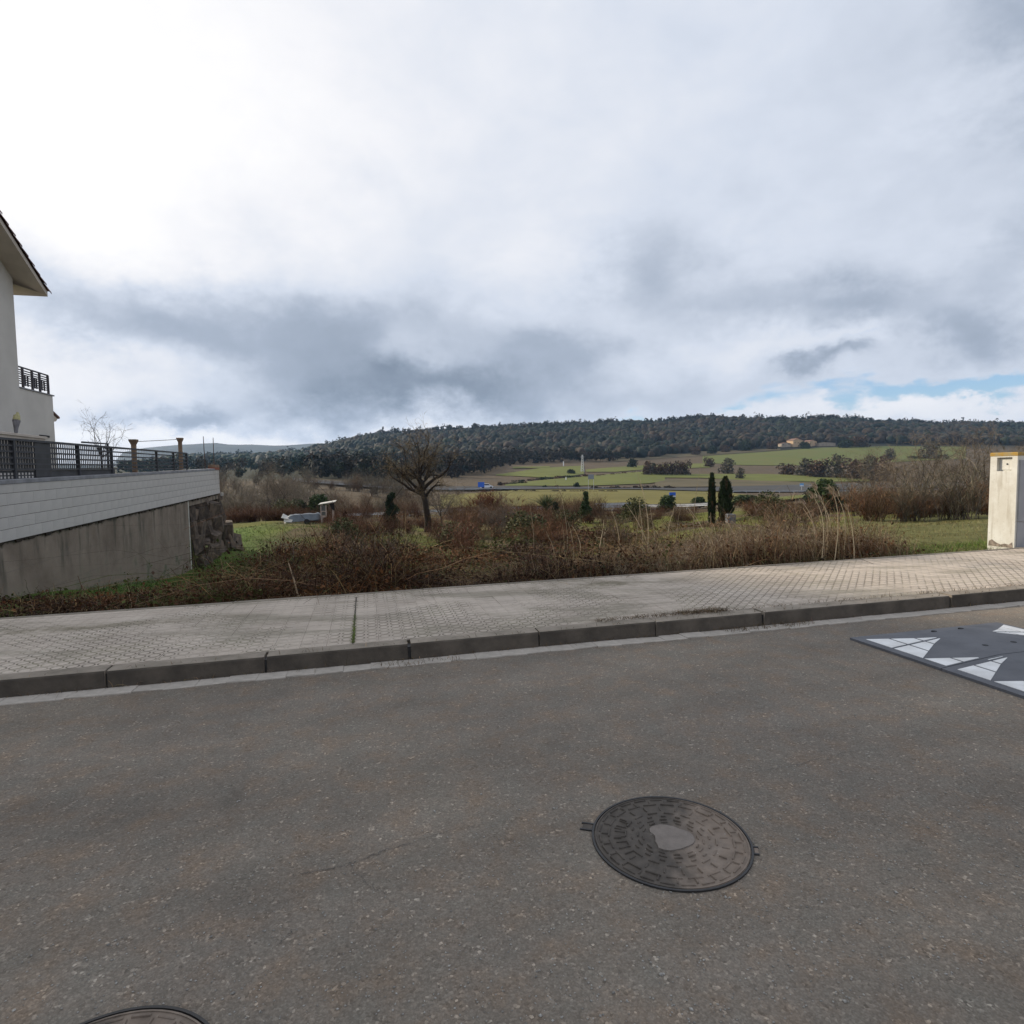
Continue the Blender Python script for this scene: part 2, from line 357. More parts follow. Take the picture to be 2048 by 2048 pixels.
def vnoise(x, y, seed=0):
    x0 = np.floor(x); y0 = np.floor(y); fx = x - x0; fy = y - y0; fx = fx * fx * (3 - 2 * fx); fy = fy * fy * (3 - 2 * fy)
    g = lambda a, b: lattice((x0 + a), (y0 + b), seed)
    return (g(0, 0) * (1 - fx) + g(1, 0) * fx) * (1 - fy) + (g(0, 1) * (1 - fx) + g(1, 1) * fx) * fy
def interp2(table, ys, xs, y, x):
    y = np.clip(y, ys[0], ys[-1]); x = np.clip(x, xs[0], xs[-1])
    i = np.clip(np.searchsorted(ys, y, side='right') - 1, 0, len(ys) - 2); j = np.clip(np.searchsorted(xs, x, side='right') - 1, 0, len(xs) - 2)
    ty = (y - ys[i]) / (ys[i + 1] - ys[i]); tx = (x - xs[j]) / (xs[j + 1] - xs[j]); tx = tx * tx * (3 - 2 * tx) * 0.6 + tx * 0.4
    return (table[i, j] * (1 - tx) + table[i, j + 1] * tx) * (1 - ty) + (table[i + 1, j] * (1 - tx) + table[i + 1, j + 1] * tx) * ty
ND = np.array([NL, NL, NC_, NR, NR]).T; NU = np.array([-3, -0.36, 0.0, 0.45, 3.0])
def terr(X, Y):
    X = np.asarray(X, float); Y = np.asarray(Y, float)
    a = X * kh[0] + Y * kh[1]; b = X * mv[0] + Y * mv[1]
    Ys = np.maximum(Y, 1.0); uu = np.clip(X / np.maximum(Ys, 4.0), -2.2, 2.2)
    zn = interp2(ND, NB, NU, b, uu) + np.clip(a, -40, 40) * 0.01257 * np.clip(1 - (b - 7) / 25, 0, 1) + 0.06
    bump = (vnoise(X * 0.34, Y * 0.34, 3) - 0.5) * 0.75 * np.clip((b - 8.5) / 5, 0, 1) * np.clip((75 - b) / 30, 0, 1) * np.clip((0.62 - uu) / 0.15, 0.25, 1) + (vnoise(X * 1.7, Y * 1.7, 4) - 0.5) * 0.10
    zn = zn + bump * np.clip((b - 7.0) / 4.0, 0, 1)
    zf = HC + Ys * interp2(TANT, FY, UC, Ys, uu) + (vnoise(X / 60, Y / 60, 5) - 0.5) * np.clip((Ys - 500) / 200, 0, 1) * 6
    tt = np.clip((Ys - 95) / 50, 0, 1); tt = tt * tt * (3 - 2 * tt)
    return zn * (1 - tt) + zf * tt
def hit(px, py, y0=4.0, y1=1050.0):
    """where a sight line first meets the terrain"""
    d = ray(px, py); d = d / d[1]
    Y = np.concatenate([np.arange(y0, 60, 0.1), np.geomspace(60, y1, 900)]); Y = Y[Y >= y0]
    g = HC + d[2] * Y - terr(d[0] * Y, Y)
    i = np.argmax(g < 0) if (g < 0).any() else len(Y) - 1
    return np.array([d[0] * Y[i], Y[i], float(terr(d[0] * Y[i], Y[i]))])
def at(px, Y, dz=0.0):
    d = ray(px, 950); X = d[0] / d[1] * Y
    return np.array([X, Y, float(terr(X, Y)) + dz])

def ground_mat():
    m, t, b = material('rough_ground')
    p = t.new('ShaderNodeNewGeometry').outputs['Position']
    a = t.new('ShaderNodeAttribute', attribute_name='tint')
    n1 = t.noise(p, 0.7, 6, 0.65); n2 = t.noise(p, 6.0, 5, 0.65); n3 = t.noise(p, 0.03, 5, 0.6)
    c = t.mix(1.0, a.outputs['Color'], t.ramp(n1, [(0.3, (0.72, 0.70, 0.66)), (0.7, (1.25, 1.25, 1.2))]), 'MULTIPLY')
    c = t.mix(1.0, c, t.ramp(n2, [(0.25, 0.65), (0.75, 1.3)]), 'MULTIPLY')
    c = t.mix(1.0, c, t.ramp(n3, [(0.3, (0.9, 0.9, 0.9)), (0.7, (1.12, 1.08, 1.0))]), 'MULTIPLY')
    t.put(b.inputs['Base Color'], c); b.inputs['Roughness'].default_value = 0.95; b.inputs['Specular IOR Level'].default_value = 0.1
    bn = t.new('ShaderNodeBump'); bn.inputs['Strength'].default_value = 0.6; bn.inputs['Distance'].default_value = 0.08
    t.put(bn.inputs['Height'], n2); t.l.new(bn.outputs[0], b.inputs['Normal'])
    return m
M_GROUND = ground_mat()
def build_terrain():
    bs = np.concatenate([np.linspace(6.96, 24, 70), np.geomspace(24.4, 1500, 150)[1:]])
    us = np.concatenate([np.linspace(-2.6, -1.12, 14), np.linspace(-1.1, 1.1, 300), np.linspace(1.13, 2.6, 14)])
    Bg, Ug = np.meshgrid(bs, us, indexing='ij')
    # X = u*Y, b = -0.2327 X + 0.9726 Y
    Yg = Bg / (mv[1] + mv[0] * np.clip(Ug, -2.6, 2.6)); Xg = Ug * Yg
    Z = terr(Xg, Yg)
    Z[0] = np.minimum(Z[0], (Xg[0] * kh[0] + Yg[0] * kh[1]) * 0.01257 + 0.05)
    V = np.c_[Xg.ravel(), Yg.ravel(), Z.ravel()]
    ni, nj = Bg.shape; I = np.arange(ni * nj).reshape(ni, nj)
    Q = np.c_[I[:-1, :-1].ravel(), I[:-1, 1:].ravel(), I[1:, 1:].ravel(), I[1:, :-1].ravel()]
    c = np.zeros((len(V), 3)); X, Y = V[:, 0], V[:, 1]; bb = Bg.ravel(); uu = Ug.ravel()
    scrub = np.array([0.075, 0.055, 0.034]); straw = np.array([0.155, 0.135, 0.062]); grass = np.array([0.095, 0.115, 0.035]); brown = np.array([0.105, 0.082, 0.058]); wood = np.array([0.020, 0.023, 0.018]); earth = np.array([0.05, 0.036, 0.026])
    n = vnoise(X * 0.35, Y * 0.35, 11)[:, None]
    n = np.clip((n - 0.55) / 0.3, 0, 1); c[:] = scrub * (1 - n) + straw * n
    ms = (np.clip((vnoise(X * 0.28 + 5, Y * 0.28, 14) - 0.5) / 0.15, 0, 1) * np.clip((60 - bb) / 15, 0, 1))[:, None]; c = c * (1 - ms) + np.array([0.115, 0.122, 0.030]) * ms
    near = np.clip((9.8 - bb) / 2.0, 0, 1)[:, None]; c = c * (1 - near) + earth * near
    lawnR = (np.clip((uu - 0.52) / 0.06, 0, 1) * np.clip((26 - bb) / 4, 0, 1))[:, None]; c = c * (1 - lawnR) + (grass * 0.45 + straw * 0.50) * lawnR
    lawnL = (np.clip((-0.36 - uu) / 0.08, 0, 1) * np.clip((45 - bb) / 4, 0, 1) * np.clip((bb - 9) / 3, 0, 1))[:, None]; c = c * (1 - lawnL) + np.array([0.090, 0.135, 0.030]) * lawnL
    far = np.clip((Y - 90) / 50, 0, 1)[:, None]; c = c * (1 - far) + brown * far
    wd = np.clip((Y - 560) / 60, 0, 1)[:, None]; c = c * (1 - wd) + wood * wd
    wl = (np.clip((-0.13 - uu) / 0.05, 0, 1) * np.clip((Y - 210) / 40, 0, 1))[:, None]; c = c * (1 - wl) + np.array([0.050, 0.052, 0.036]) * wl
    o = link('terrain', mesh('terrain', V, Q, None, M_GROUND, c, True)); tag(o, kind='structure')
build_terrain()

# land behind the camera and the far hills
def sheet(name, mat, a0, a1, b0, b1, c, na=2, nb=2):
    aa = np.linspace(a0, a1, na); bb = np.linspace(b0, b1, nb); A, Bq = np.meshgrid(aa, bb, indexing='ij')
    V = np.c_[A.ravel(), Bq.ravel(), np.full(A.size, c)]; I = np.arange(A.size).reshape(na, nb)
    Q = np.c_[I[:-1, :-1].ravel(), I[1:, :-1].ravel(), I[1:, 1:].ravel(), I[:-1, 1:].ravel()]
    o = link(name, mesh(name, V, Q, None, mat)); o.matrix_world = MR; return o
road = sheet('road', M_ASPH, -140, 140, -5.2, 4.62, 0.0, 2, 2); tag(road, kind='structure')
M_FIELDBACK = simple('dry_grass_ground', (0.13, 0.125, 0.06), 0.95, 0.35, 0.6, 0.4, obj=False)
gb = sheet('ground', M_FIELDBACK, -900, 900, -1500, 6.96, -0.03, 2, 2); tag(gb, kind='structure')
def far_hills():
    PX = np.linspace(-1500, 3600, 220)
    prof = np.interp(PX, [-1500, -400, 226, 250, 350, 400, 440, 470, 540, 600, 660, 760, 900, 1100, 1400, 2000, 2600, 3600],
                     [938, 934, 930, 900, 892, 886, 886, 890, 891, 889, 888, 888, 893, 900, 905, 905, 895, 880])
    V = []; rows = [(2050, 0.0), (2250, 0.45), (2450, 0.8), (2600, 1.0), (2750, 0.8)]
    for (Y, fr) in rows:
        for i, px in enumerate(PX):
            d = ray(px, prof[i]); tz = HC + d[2] / d[1] * 2600
            X = d[0] / d[1] * Y; base = 20.0
            V.append((X, Y, base + (tz - base) * fr + (vnoise(np.array(X / 70), np.array(Y / 90), 9) - 0.5) * 9 * (fr > 0)))
    n = len(PX); I = np.arange(len(V)).reshape(len(rows), n)
    Q = np.c_[I[:-1, :-1].ravel(), I[:-1, 1:].ravel(), I[1:, 1:].ravel(), I[1:, :-1].ravel()]
    m = simple('far_forest', (0.045, 0.055, 0.050), 0.95, 0.35, 0.02, 0, obj=False)
    o = link('hills', mesh('hills', V, Q, None, m, None, True)); tag(o, kind='structure')
far_hills()

# fields, roads in the valley: draped sheets given by their near and far edges as seen from the plot
def drape(name, mat, pts, rise, n=40, rows=7):
    xs = np.linspace(pts[0][0], pts[-1][0], n)
    yb = np.interp(xs, [p[0] for p in pts], [p[1] for p in pts]); yt = np.interp(xs, [p[0] for p in pts], [p[2] for p in pts])
    V = []
    for x, b0, t0 in zip(xs, yb, yt):
        Y0 = hit(x, b0, 100)[1]; Y1 = hit(x, t0, 100)[1]
        for q in np.linspace(0, 1, rows):
            Y = Y0 + (Y1 - Y0) * q; V.append(at(x, Y, rise))
    I = np.arange(len(V)).reshape(n, rows)
    Q = np.c_[I[:-1, :-1].ravel(), I[1:, :-1].ravel(), I[1:, 1:].ravel(), I[:-1, 1:].ravel()]
    o = link(name, mesh(name, V, Q, None, mat, None, True)); return tag(o, kind='structure')
def crop(name, c, c2): return simple(name, c, 0.95, 0, 0.05, 0.2, obj=False, col2=c2, spec=0.1)
M_TANF = crop('stubble', (0.172, 0.150, 0.048), (0.130, 0.116, 0.038)); M_GRNF = crop('young_cereal', (0.142, 0.150, 0.042), (0.112, 0.124, 0.036))
M_GRN2 = crop('winter_crop', (0.108, 0.130, 0.038), (0.126, 0.126, 0.042)); M_BRNF = crop('fallow', (0.128, 0.104, 0.062), (0.092, 0.080, 0.048))
drape('field', M_TANF, [(880, 1022, 992), (940, 1024, 989), (1000, 1024, 984), (1100, 1024, 979), (1200, 1024, 978.5), (1300, 1024, 980), (1460, 1024, 987), (1560, 1020, 1002)], 0.30)
drape('field', M_GRNF, [(1010, 973, 969), (1063, 973, 963.5), (1130, 973, 957), (1200, 972, 951), (1300, 968, 942), (1330, 962, 944)], 0.30)
drape('field', M_GRNF, [(992, 952, 950), (1030, 953, 945), (1080, 956, 937), (1130, 955, 934), (1168, 949, 932)], 0.32)
drape('field', M_GRNF, [(1172, 945, 940), (1230, 945, 935), (1300, 939, 931), (1420, 936, 927)], 0.34)
drape('field', M_GRN2, [(1405, 926, 913), (1480, 931, 908), (1560, 932, 902), (1640, 932, 896), (1760, 926, 893), (1930, 918, 894)], 0.30)
drape('field', M_BRNF, [(1230, 924, 913), (1400, 912, 904), (1560, 901, 898)], 0.36)
drape('field', M_GRNF, [(1290, 956, 950), (1400, 957, 949), (1520, 963, 949), (1640, 965, 952), (1740, 964, 958)], 0.33)
drape('field', M_BRNF, [(1310, 976, 959), (1480, 974, 960), (1620, 972, 966)], 0.30)
drape('field', M_GRNF, [(1390, 1014, 1008), (1480, 1012, 1006), (1560, 1006, 998), (1625, 998, 991)], 0.45)
drape('field', M_GRNF, [(1026, 938, 934.5), (1075, 937, 934), (1100, 936, 933)], 0.4, 12, 4)
M_TAR = simple('far_asphalt', (0.080, 0.079, 0.078), 0.95, 0.12, 0.05, obj=False, spec=0.05)
drape('highway', M_TAR, [(585, 966, 959), (640, 970, 963), (700, 975, 967), (790, 982, 975), (900, 982, 976), (1040, 982, 975), (1100, 981, 976.5), (1200, 981, 977), (1300, 982, 977.5), (1400, 985, 978.5), (1480, 986, 975), (1640, 985, 971), (1720, 981, 969), (2100, 976, 966)], 0.55, 60, 3)

# ------------------------------------------------------------------ pavement, kerb, gutter
TH = 0.13
pave = MB().box(-9, 40, 4.866, 7.02, -0.25, TH - 0.012).obj('pavement', M_MORTAR); pave.matrix_world = MR; tag(pave, kind='structure')
PAVE_REF = pave; M_TILE = panot()
def tile_mb(mb, x, y, z, g=0.0012, wob=0.0):
    """one 20 cm cement tile with four raised discs and a cross joint"""
    x0, x1, y0, y1 = x + g, x + 0.2 - g, y + g, y + 0.2 - g; zt = z - 0.0020
    mb.add([(x0, y0, z - 0.03), (x1, y0, z - 0.03), (x1, y1, z - 0.03), (x0, y1, z - 0.03), (x0, y0, zt), (x1, y0, zt), (x1, y1, zt), (x0, y1, zt)],
           [(4, 5, 6, 7), (0, 1, 5, 4), (1, 2, 6, 5), (2, 3, 7, 6), (3, 0, 4, 7)])
    for i in (0, 1):
        for j in (0, 1):
            cx, cy = x + 0.05 + 0.1 * i, y + 0.05 + 0.1 * j; n = 8; vs = []
            for (r, h) in ((0.037, zt), (0.031, z)):
                vs += [(cx + r * math.cos(2 * math.pi * q / n), cy + r * math.sin(2 * math.pi * q / n), h) for q in range(n)]
            mb.add(vs, [(q, (q + 1) % n, n + (q + 1) % n, n + q) for q in range(n)] + [tuple(range(n, 2 * n))])
    # raised rims between the discs keep the rings as grooves
    for (px0, px1, py0, py1) in ((x0 + .001, x1 - .001, y + 0.094, y + 0.106), (x + 0.094, x + 0.106, y0 + .001, y1 - .001)):
        mb.add([(px0, py0, zt + 0.0012), (px1, py0, zt + 0.0012), (px1, py1, zt + 0.0012), (px0, py1, zt + 0.0012)], [(0, 1, 2, 3)])
tm_ = MB(); tile_mb(tm_, 0, 0, 0); TILE = tm_.mesh('paving_tile', M_TILE)
cells = [(i, j) for i in range(-45, 200) for j in range(10)]
def tile_pos(i, j): return (-0.13 + 0.2 * i, 4.868 + 0.2 * j)
vis = sorted([c for c in cells if -3.9 < tile_pos(*c)[0] < 9.6], key=lambda c: (tile_pos(*c)[0] + 0.1) ** 2 + (tile_pos(*c)[1] + 0.1) ** 2)[:300]
vs_ = set(vis)
for (i, j) in vis:
    x, y = tile_pos(i, j); o = link('paving_tile', TILE, pave)
    o.location = (x, y, TH + random.uniform(-0.0015, 0.0015)); o.rotation_euler = (random.gauss(0, 0.004), random.gauss(0, 0.004), random.gauss(0, 0.003))
rest = MB()
for (i, j) in cells:
    if (i, j) not in vs_ and -9 < tile_pos(i, j)[0] < 30:
        x, y = 0.2 * i, 0.2 * j; tile_mb(rest, x, y, random.uniform(-0.001, 0.001))
o = rest.obj('paving_tiles', M_TILE, pave); o.location = (-0.13, 4.868, TH); tag(o, kind='stuff')
jv = [(-0.137 + random.uniform(-.002, .002) + (0.013 if q else 0), b_, TH + 0.0025) for b_ in np.linspace(4.868, 6.72, 24) for q in (0, 1)]
link('open_joint', mesh('open_joint', jv, [(2 * i, 2 * i + 1, 2 * i + 3, 2 * i + 2) for i in range(23)], None, M_MORTAR), pave)
edm = MB().cbox(0.003, 0.997, 0, 0.07, -0.1, 0.004, 0.006).mesh('edging_stone', M_KERB)
for i in range(-8, 30):
    o = link('edging_stone', edm, pave); o.location = (i * 1.0 - 0.4, 6.872, TH + random.uniform(-0.003, 0.003))
kb = MB().box(-9, 40, 4.742, 4.862, -0.2, 0.100).obj('kerb', M_IRONEDGE); kb.matrix_world = MR; tag(kb, kind='structure')
prof = [(4.722, -0.06), (4.862, -0.06), (4.862, 0.130), (4.742, 0.130), (4.730, 0.126), (4.724, 0.114)]
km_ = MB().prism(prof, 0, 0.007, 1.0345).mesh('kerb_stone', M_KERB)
M_SHADEGRIME = simple('shade_grime_concrete', (0.115, 0.095, 0.075), 0.93, 0, 4, 0.35, rnd=0.16, col2=(0.062, 0.052, 0.042)); km_.materials.append(M_SHADEGRIME)
for p_ in km_.polygons:                              # road face darkened: shade put into its colour, along with splash and grime
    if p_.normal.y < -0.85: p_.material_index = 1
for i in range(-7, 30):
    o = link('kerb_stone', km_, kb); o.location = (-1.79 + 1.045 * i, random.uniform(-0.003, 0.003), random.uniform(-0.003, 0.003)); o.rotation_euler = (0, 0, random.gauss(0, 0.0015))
gt = MB().box(-9, 40, 4.60, 4.738, -0.1, 0.001).obj('gutter', M_MORTAR); gt.matrix_world = MR; tag(gt, kind='structure')
gm = [MB().add([(0.001, 0 + e0, -0.04), (0.199, e1, -0.04), (0.199, 0.155, -0.04), (0.001, 0.155, -0.04), (0.001, e0, 0.006), (0.199, e1, 0.006), (0.199, 0.155, 0.004), (0.001, 0.155, 0.004)],
               [(4, 5, 6, 7), (0, 1, 5, 4), (1, 2, 6, 5), (2, 3, 7, 6), (3, 0, 4, 7)]).mesh('gutter_tile', M_GUT) for (e0, e1) in ((0, .004), (.012, 0), (0.004, .02), (0.02, 0.008))]
for i in range(-24, 110):
    o = link('gutter_tile', random.choice(gm), gt); o.location = (i * 0.2, 4.57 + random.uniform(-0.004, 0.006), random.uniform(-0.002, 0.004)); o.rotation_euler = (random.gauss(0, .006), random.gauss(0, .004), random.gauss(0, .006))

# crack and loose chippings on the road
def crack(pts, wd):
    V = []; Q = []
    P = [np.array(p) for p in pts]; fine = []
    for p, q in zip(P[:-1], P[1:]):
        for t in np.linspace(0, 1, 12, endpoint=False): fine.append(p + (q - p) * t + RNG.normal(0, 0.005, 2))
    fine.append(P[-1])
    for i, p in enumerate(fine):
        d = fine[min(i + 1, len(fine) - 1)] - fine[max(i - 1, 0)]; d /= np.linalg.norm(d) + 1e-9; nn = np.array([-d[1], d[0]]) * wd * random.uniform(0.2, 1.2)
        V += [(*(p - nn), 0.004), (*(p + nn), 0.004)]
    Q = [(2 * i, 2 * i + 1, 2 * i + 3, 2 * i + 2) for i in range(len(fine) - 1)]
    o = link('road_crack', mesh('road_crack', V, Q, None, M_IRONEDGE)); o.matrix_world = MR; tag(o, kind='structure')
def gpx(px, py):
    d = ray(px, py); t = -(EYE @ nv) / (d @ nv); P = EYE + t * d; return np.array([P @ k, P @ mv])
crack([gpx(585, 1752), gpx(640, 1742), gpx(700, 1730), gpx(760, 1705), gpx(815, 1690)], 0.0018)
crack([gpx(820, 1688), gpx(905, 1660), gpx(960, 1652)], 0.001)
crack([gpx(555, 1890), gpx(590, 1860)], 0.0012)
crack([gpx(1500, 1545), gpx(1600, 1530), gpx(1690, 1505), gpx(1790, 1495)], 0.0011)
crack([gpx(700, 1730), gpx(730, 1765), gpx(770, 1790)], 0.0009)
def chips():
    ico = np.array([(1, 0, 0), (-1, 0, 0), (0, 1, 0), (0, -1, 0), (0, 0, 1), (0, 0, -1)], float)
    T8 = np.array([(0, 2, 4), (2, 1, 4), (1, 3, 4), (3, 0, 4), (2, 0, 5), (1, 2, 5), (3, 1, 5), (0, 3, 5)])
    V = []; T = []
    for q in range(5200):
        b = 1.30 + abs(RNG.normal(0, 0.8)); a = RNG.uniform(-1.1, 1.4) * (b + 0.6) * 0.85 + 0.2
        if b > 4.5: continue
        s = RNG.uniform(0.0014, 0.0044) * (1.6 if RNG.random() < 0.06 else 1)
        P = ico * s * RNG.uniform(0.6, 1.3, (6, 1)) * np.array([1.2, 0.9, 0.6]); th = RNG.uniform(0, 6.28)
        R = np.array([[math.cos(th), -math.sin(th), 0], [math.sin(th), math.cos(th), 0], [0, 0, 1]])
        T.append(T8 + 6 * len(V)); V.append(P @ R.T + np.array([a, b, s * 0.35]))
    o = link('gravel_chips', mesh('gravel_chips', np.concatenate(V), None, np.concatenate(T), M_STONES)); o.matrix_world = MR
    tag(o, 'pale stone chippings scattered over the near asphalt', 'gravel', kind='stuff')
chips()

# ------------------------------------------------------------------ manhole covers
def lid_mat(ref):
    m, t, b = material('muddy_iron')
    tcn = t.new('ShaderNodeTexCoord'); tcn.object = ref; co = tcn.outputs['Object']
    sp = t.new('ShaderNodeSeparateXYZ'); t.put(sp.inputs[0], co)
    n = t.noise(co, 9, 5, 0.6); n2 = t.noise(co, 30, 4, 0.6)
    iron = t.mix(n2, (0.050, 0.042, 0.035, 1), (0.110, 0.092, 0.075, 1))
    mud = t.mix(n, (0.200, 0.142, 0.098, 1), (0.225, 0.190, 0.160, 1))
    fac = t.mapr(t.m('ADD', sp.outputs[0], t.m('MULTIPLY', t.m('SUBTRACT', n, 0.5), 0.35)), -0.02, 0.12)
    c = t.mix(t.m('MULTIPLY', fac, 0.92), iron, mud)
    c = t.mix(1.0, c, t.ramp(t.noise(co, 16, 5, 0.7), [(0.3, 0.72), (0.7, 1.25)]), 'MULTIPLY')
    t.put(b.inputs['Base Color'], c); b.inputs['Roughness'].default_value = 0.75; b.inputs['Specular IOR Level'].default_value = 0.4
    bn = t.new('ShaderNodeBump'); bn.inputs['Strength'].default_value = 0.4; bn.inputs['Distance'].default_value = 0.004
    t.put(bn.inputs['Height'], n2); t.l.new(bn.outputs[0], b.inputs['Normal'])
    return m
def ring_mb(mb, r0, r1, z0, z1, n=64):
    vs = []
    for (r, z) in ((r0, z0), (r0, z1), (r1, z1), (r1, z0)):
        vs += [(r * math.cos(2 * math.pi * q / n), r * math.sin(2 * math.pi * q / n), z) for q in range(n)]
    fs = [(e * n + q, e * n + (q + 1) % n, (e + 1) * n + (q + 1) % n, (e + 1) * n + q) for e in range(3) for q in range(n)]
    return mb.add(vs, fs)
def manhole(a, b, rot, label, blot):
    t = empty('manhole_cover', MR @ Matrix.Translation((a, b, 0.004)) @ Matrix.Rotation(rot, 4, 'Z'), label, 'manhole cover', 'round iron manhole covers in the road')
    M_LID = lid_mat(t)
    mb = MB(); ring_mb(mb, 0.296, 0.304, -0.03, 0.003)
    for sgn in (-1, 1):
        for e in (-0.022, 0.022): mb.box(*sorted((sgn * 0.303, sgn * (0.352 if sgn < 0 else 0.322))), e - 0.0035, e + 0.0035, -0.02, 0.002)
    mb.obj('frame', M_IRONEDGE, t)
    mb = MB(); n = 64; vs = [(0.293 * math.cos(2 * math.pi * q / n), 0.293 * math.sin(2 * math.pi * q / n), z) for z in (-0.03, 0.000) for q in range(n)]
    mb.add(vs, [(q, (q + 1) % n, n + (q + 1) % n, n + q) for q in range(n)] + [tuple(range(n, 2 * n))]); mb.obj('lid', M_LID, t)
    ring_mb(MB(), 0.286, 0.291, -0.01, 0.003).obj('rim', M_LID, t)
    for sgn in (-1, 1): MB().box(*sorted((sgn * 0.306, sgn * (0.345 if sgn < 0 else 0.320))), -0.018, 0.018, -0.02, -0.001).obj('hinge_lug', M_LID, t)
    def bars(r, n, ln, wd, off, name, radial=False, skip=()):
        h = (wd / 2, ln / 2) if not radial else (ln / 2, wd / 2)
        bm = MB().cbox(-h[0], h[0], -h[1], h[1], -0.004, 0.0072, 0.0022).mesh(name, M_LID)
        for q in range(n):
            if q in skip: continue
            th = 2 * math.pi * (q + off) / n; o = link(name, bm, t)
            o.matrix_local = Matrix.Translation((r * math.cos(th), r * math.sin(th), random.uniform(-0.0032, 0.0004))) @ Matrix.Rotation(th + random.gauss(0, 0.02), 4, 'Z')
    bars(0.272, 24, 0.050, 0.0055, 0.0, 'outer_bar'); bars(0.236, 20, 0.056, 0.006, 0.3, 'arc_bar')
    bars(0.254, 24, 0.024, 0.0055, 0.5, 'spoke', True); bars(0.205, 20, 0.028, 0.0055, 0.8, 'spoke', True)
    bars(0.172, 16, 0.040, 0.006, 0.2, 'inner_bar'); bars(0.148, 16, 0.020, 0.006, 0.6, 'stud'); bars(0.124, 14, 0.030, 0.0055, 0.1, 'inner_bar'); bars(0.105, 12, 0.024, 0.005, 0.5, 'inner_bar')
    bars(0.195, 36, 0.040, 0.004, 0.2, 'grip_rib', True, [q for q in range(36) if not 16 <= q <= 22])
    if blot:
        pts = [(0.086 * s * math.cos(th), 0.082 * s * math.sin(th)) for th, s in [(2 * math.pi * q / 28, 1 + 0.10 * math.sin(3 * 2 * math.pi * q / 28 + 1) - (0.20 if 14 <= q <= 18 else 0) + random.uniform(-.03, .03)) for q in range(28)]]
        MB().prism(pts, 2, -0.005, 0.0045).obj('cement_patch', M_CEMENT, t)
    else:
        MB().prism([(0.08 * math.cos(2 * math.pi * q / 24), 0.08 * math.sin(2 * math.pi * q / 24)) for q in range(24)], 2, -0.005, 0.004).obj('centre_disc', M_LID, t)
    return t
manhole(1.118, 2.088, math.radians(-30), 'round iron manhole cover with a grey cement blot at its centre, out in the lane', True)
manhole(-0.676, 1.482, math.radians(20), 'round iron manhole cover cut off by the bottom edge, nearest the viewer', False)

# ------------------------------------------------------------------ rubber speed cushion
def cushion():
    t = empty('speed_cushion', MR @ Matrix.Translation((3.82, 4.14, 0.004)), 'grey rubber speed cushion with white triangle markings lying on the road', 'speed cushion')
    L, R1, HT, WM = 1.53, 0.50, 0.062, 0.82
    def hgt(x): return 0.014 + (HT - 0.014) * min(1, x / R1, (L - x) / R1)
    def z_at(x, s):                                    # s = distance from the outer side of the end modules
        return min(hgt(x), 0.014 + (HT - 0.014) * min(1, s / 0.22))
    for mi in range(3):
        side = mi in (0, 2)
        y1, y0 = -mi * WM - 0.004, -(mi + 1) * WM + 0.004
        xs = [0, 0.25, R1, 0.765, L - R1, L - 0.25, L]; ys = [y1, y1 - 0.11, y1 - 0.22, y0 + 0.22, y0 + 0.11, y0]
        def zz(x, y):
            s = 9.0
            if mi == 0: s = y1 - y
            if mi == 2: s = y - y0
            return z_at(x, s)
        vs = [(x, y, zz(x, y)) for y in ys for x in xs]; nx = len(xs); n = len(vs)
        fs = [(j * nx + i, j * nx + i + 1, (j + 1) * nx + i + 1, (j + 1) * nx + i) for j in range(len(ys) - 1) for i in range(nx - 1)]
        per = [i for i in range(nx)] + [j * nx + nx - 1 for j in range(1, len(ys))] + [(len(ys) - 1) * nx + i for i in range(nx - 2, -1, -1)] + [j * nx for j in range(len(ys) - 2, 0, -1)]
        vs += [(vs[i][0], vs[i][1], -0.02) for i in per]; m_ = len(per)
        fs += [(per[i], per[(i + 1) % m_], n + (i + 1) % m_, n + i) for i in range(m_)]
        mod = MB().add(vs, fs).obj('rubber_module', M_RUBBER, t)
        for (bx, by) in ((0.63, -0.2), (0.63, -0.62), (0.9, -0.2), (0.9, -0.62)):
            MB().prism([(bx + 0.02 * math.cos(q * math.pi / 5), by - mi * WM + 0.02 * math.sin(q * math.pi / 5)) for q in range(10)], 2, HT - 0.01, HT + 0.002).obj('bolt_cap', M_GROOVE, mod)
        # white inlays: triangles 0.5 m wide, cut by one long and two cross lines, on both ramps
        for tri in range(5):
            bc = -0.375 - 0.5 * tri + 0.0; half = 0.255
            if tri == 0: bc, half = -0.365, 0.275
            for up in (1, -1):
                for (s0, s1) in ((0.06, 0.195), (0.212, 0.345), (0.362, 0.485)):
                    def wdt(s): return half * (1 - (s - 0.03) / 0.46)
                    g = 0.013
                    lo = [(s0, bc + up * g), (s1, bc + up * g), (s1, bc + up * max(wdt(s1), g + 0.004)), (s0, bc + up * wdt(s0))]
                    mid = sum(q[1] for q in lo) / 4
                    if not (y0 < mid < y1): continue
                    for flip in (False, True):
                        P = []
                        for (s, y) in lo:
                            y = min(max(y, y0 + 0.012), y1 - 0.03); x = s if not flip else L - s
                            P.append((x, y, zz(x, y) + 0.003))
                        Pd = [(p[0], p[1], p[2] - 0.012) for p in P]
                        MB().add(P + Pd, [(0, 1, 2, 3), (7, 6, 5, 4), (0, 1, 5, 4), (1, 2, 6, 5), (2, 3, 7, 6), (3, 0, 4, 7)]).obj('white_inlay', M_WHITE, mod)
cushion()

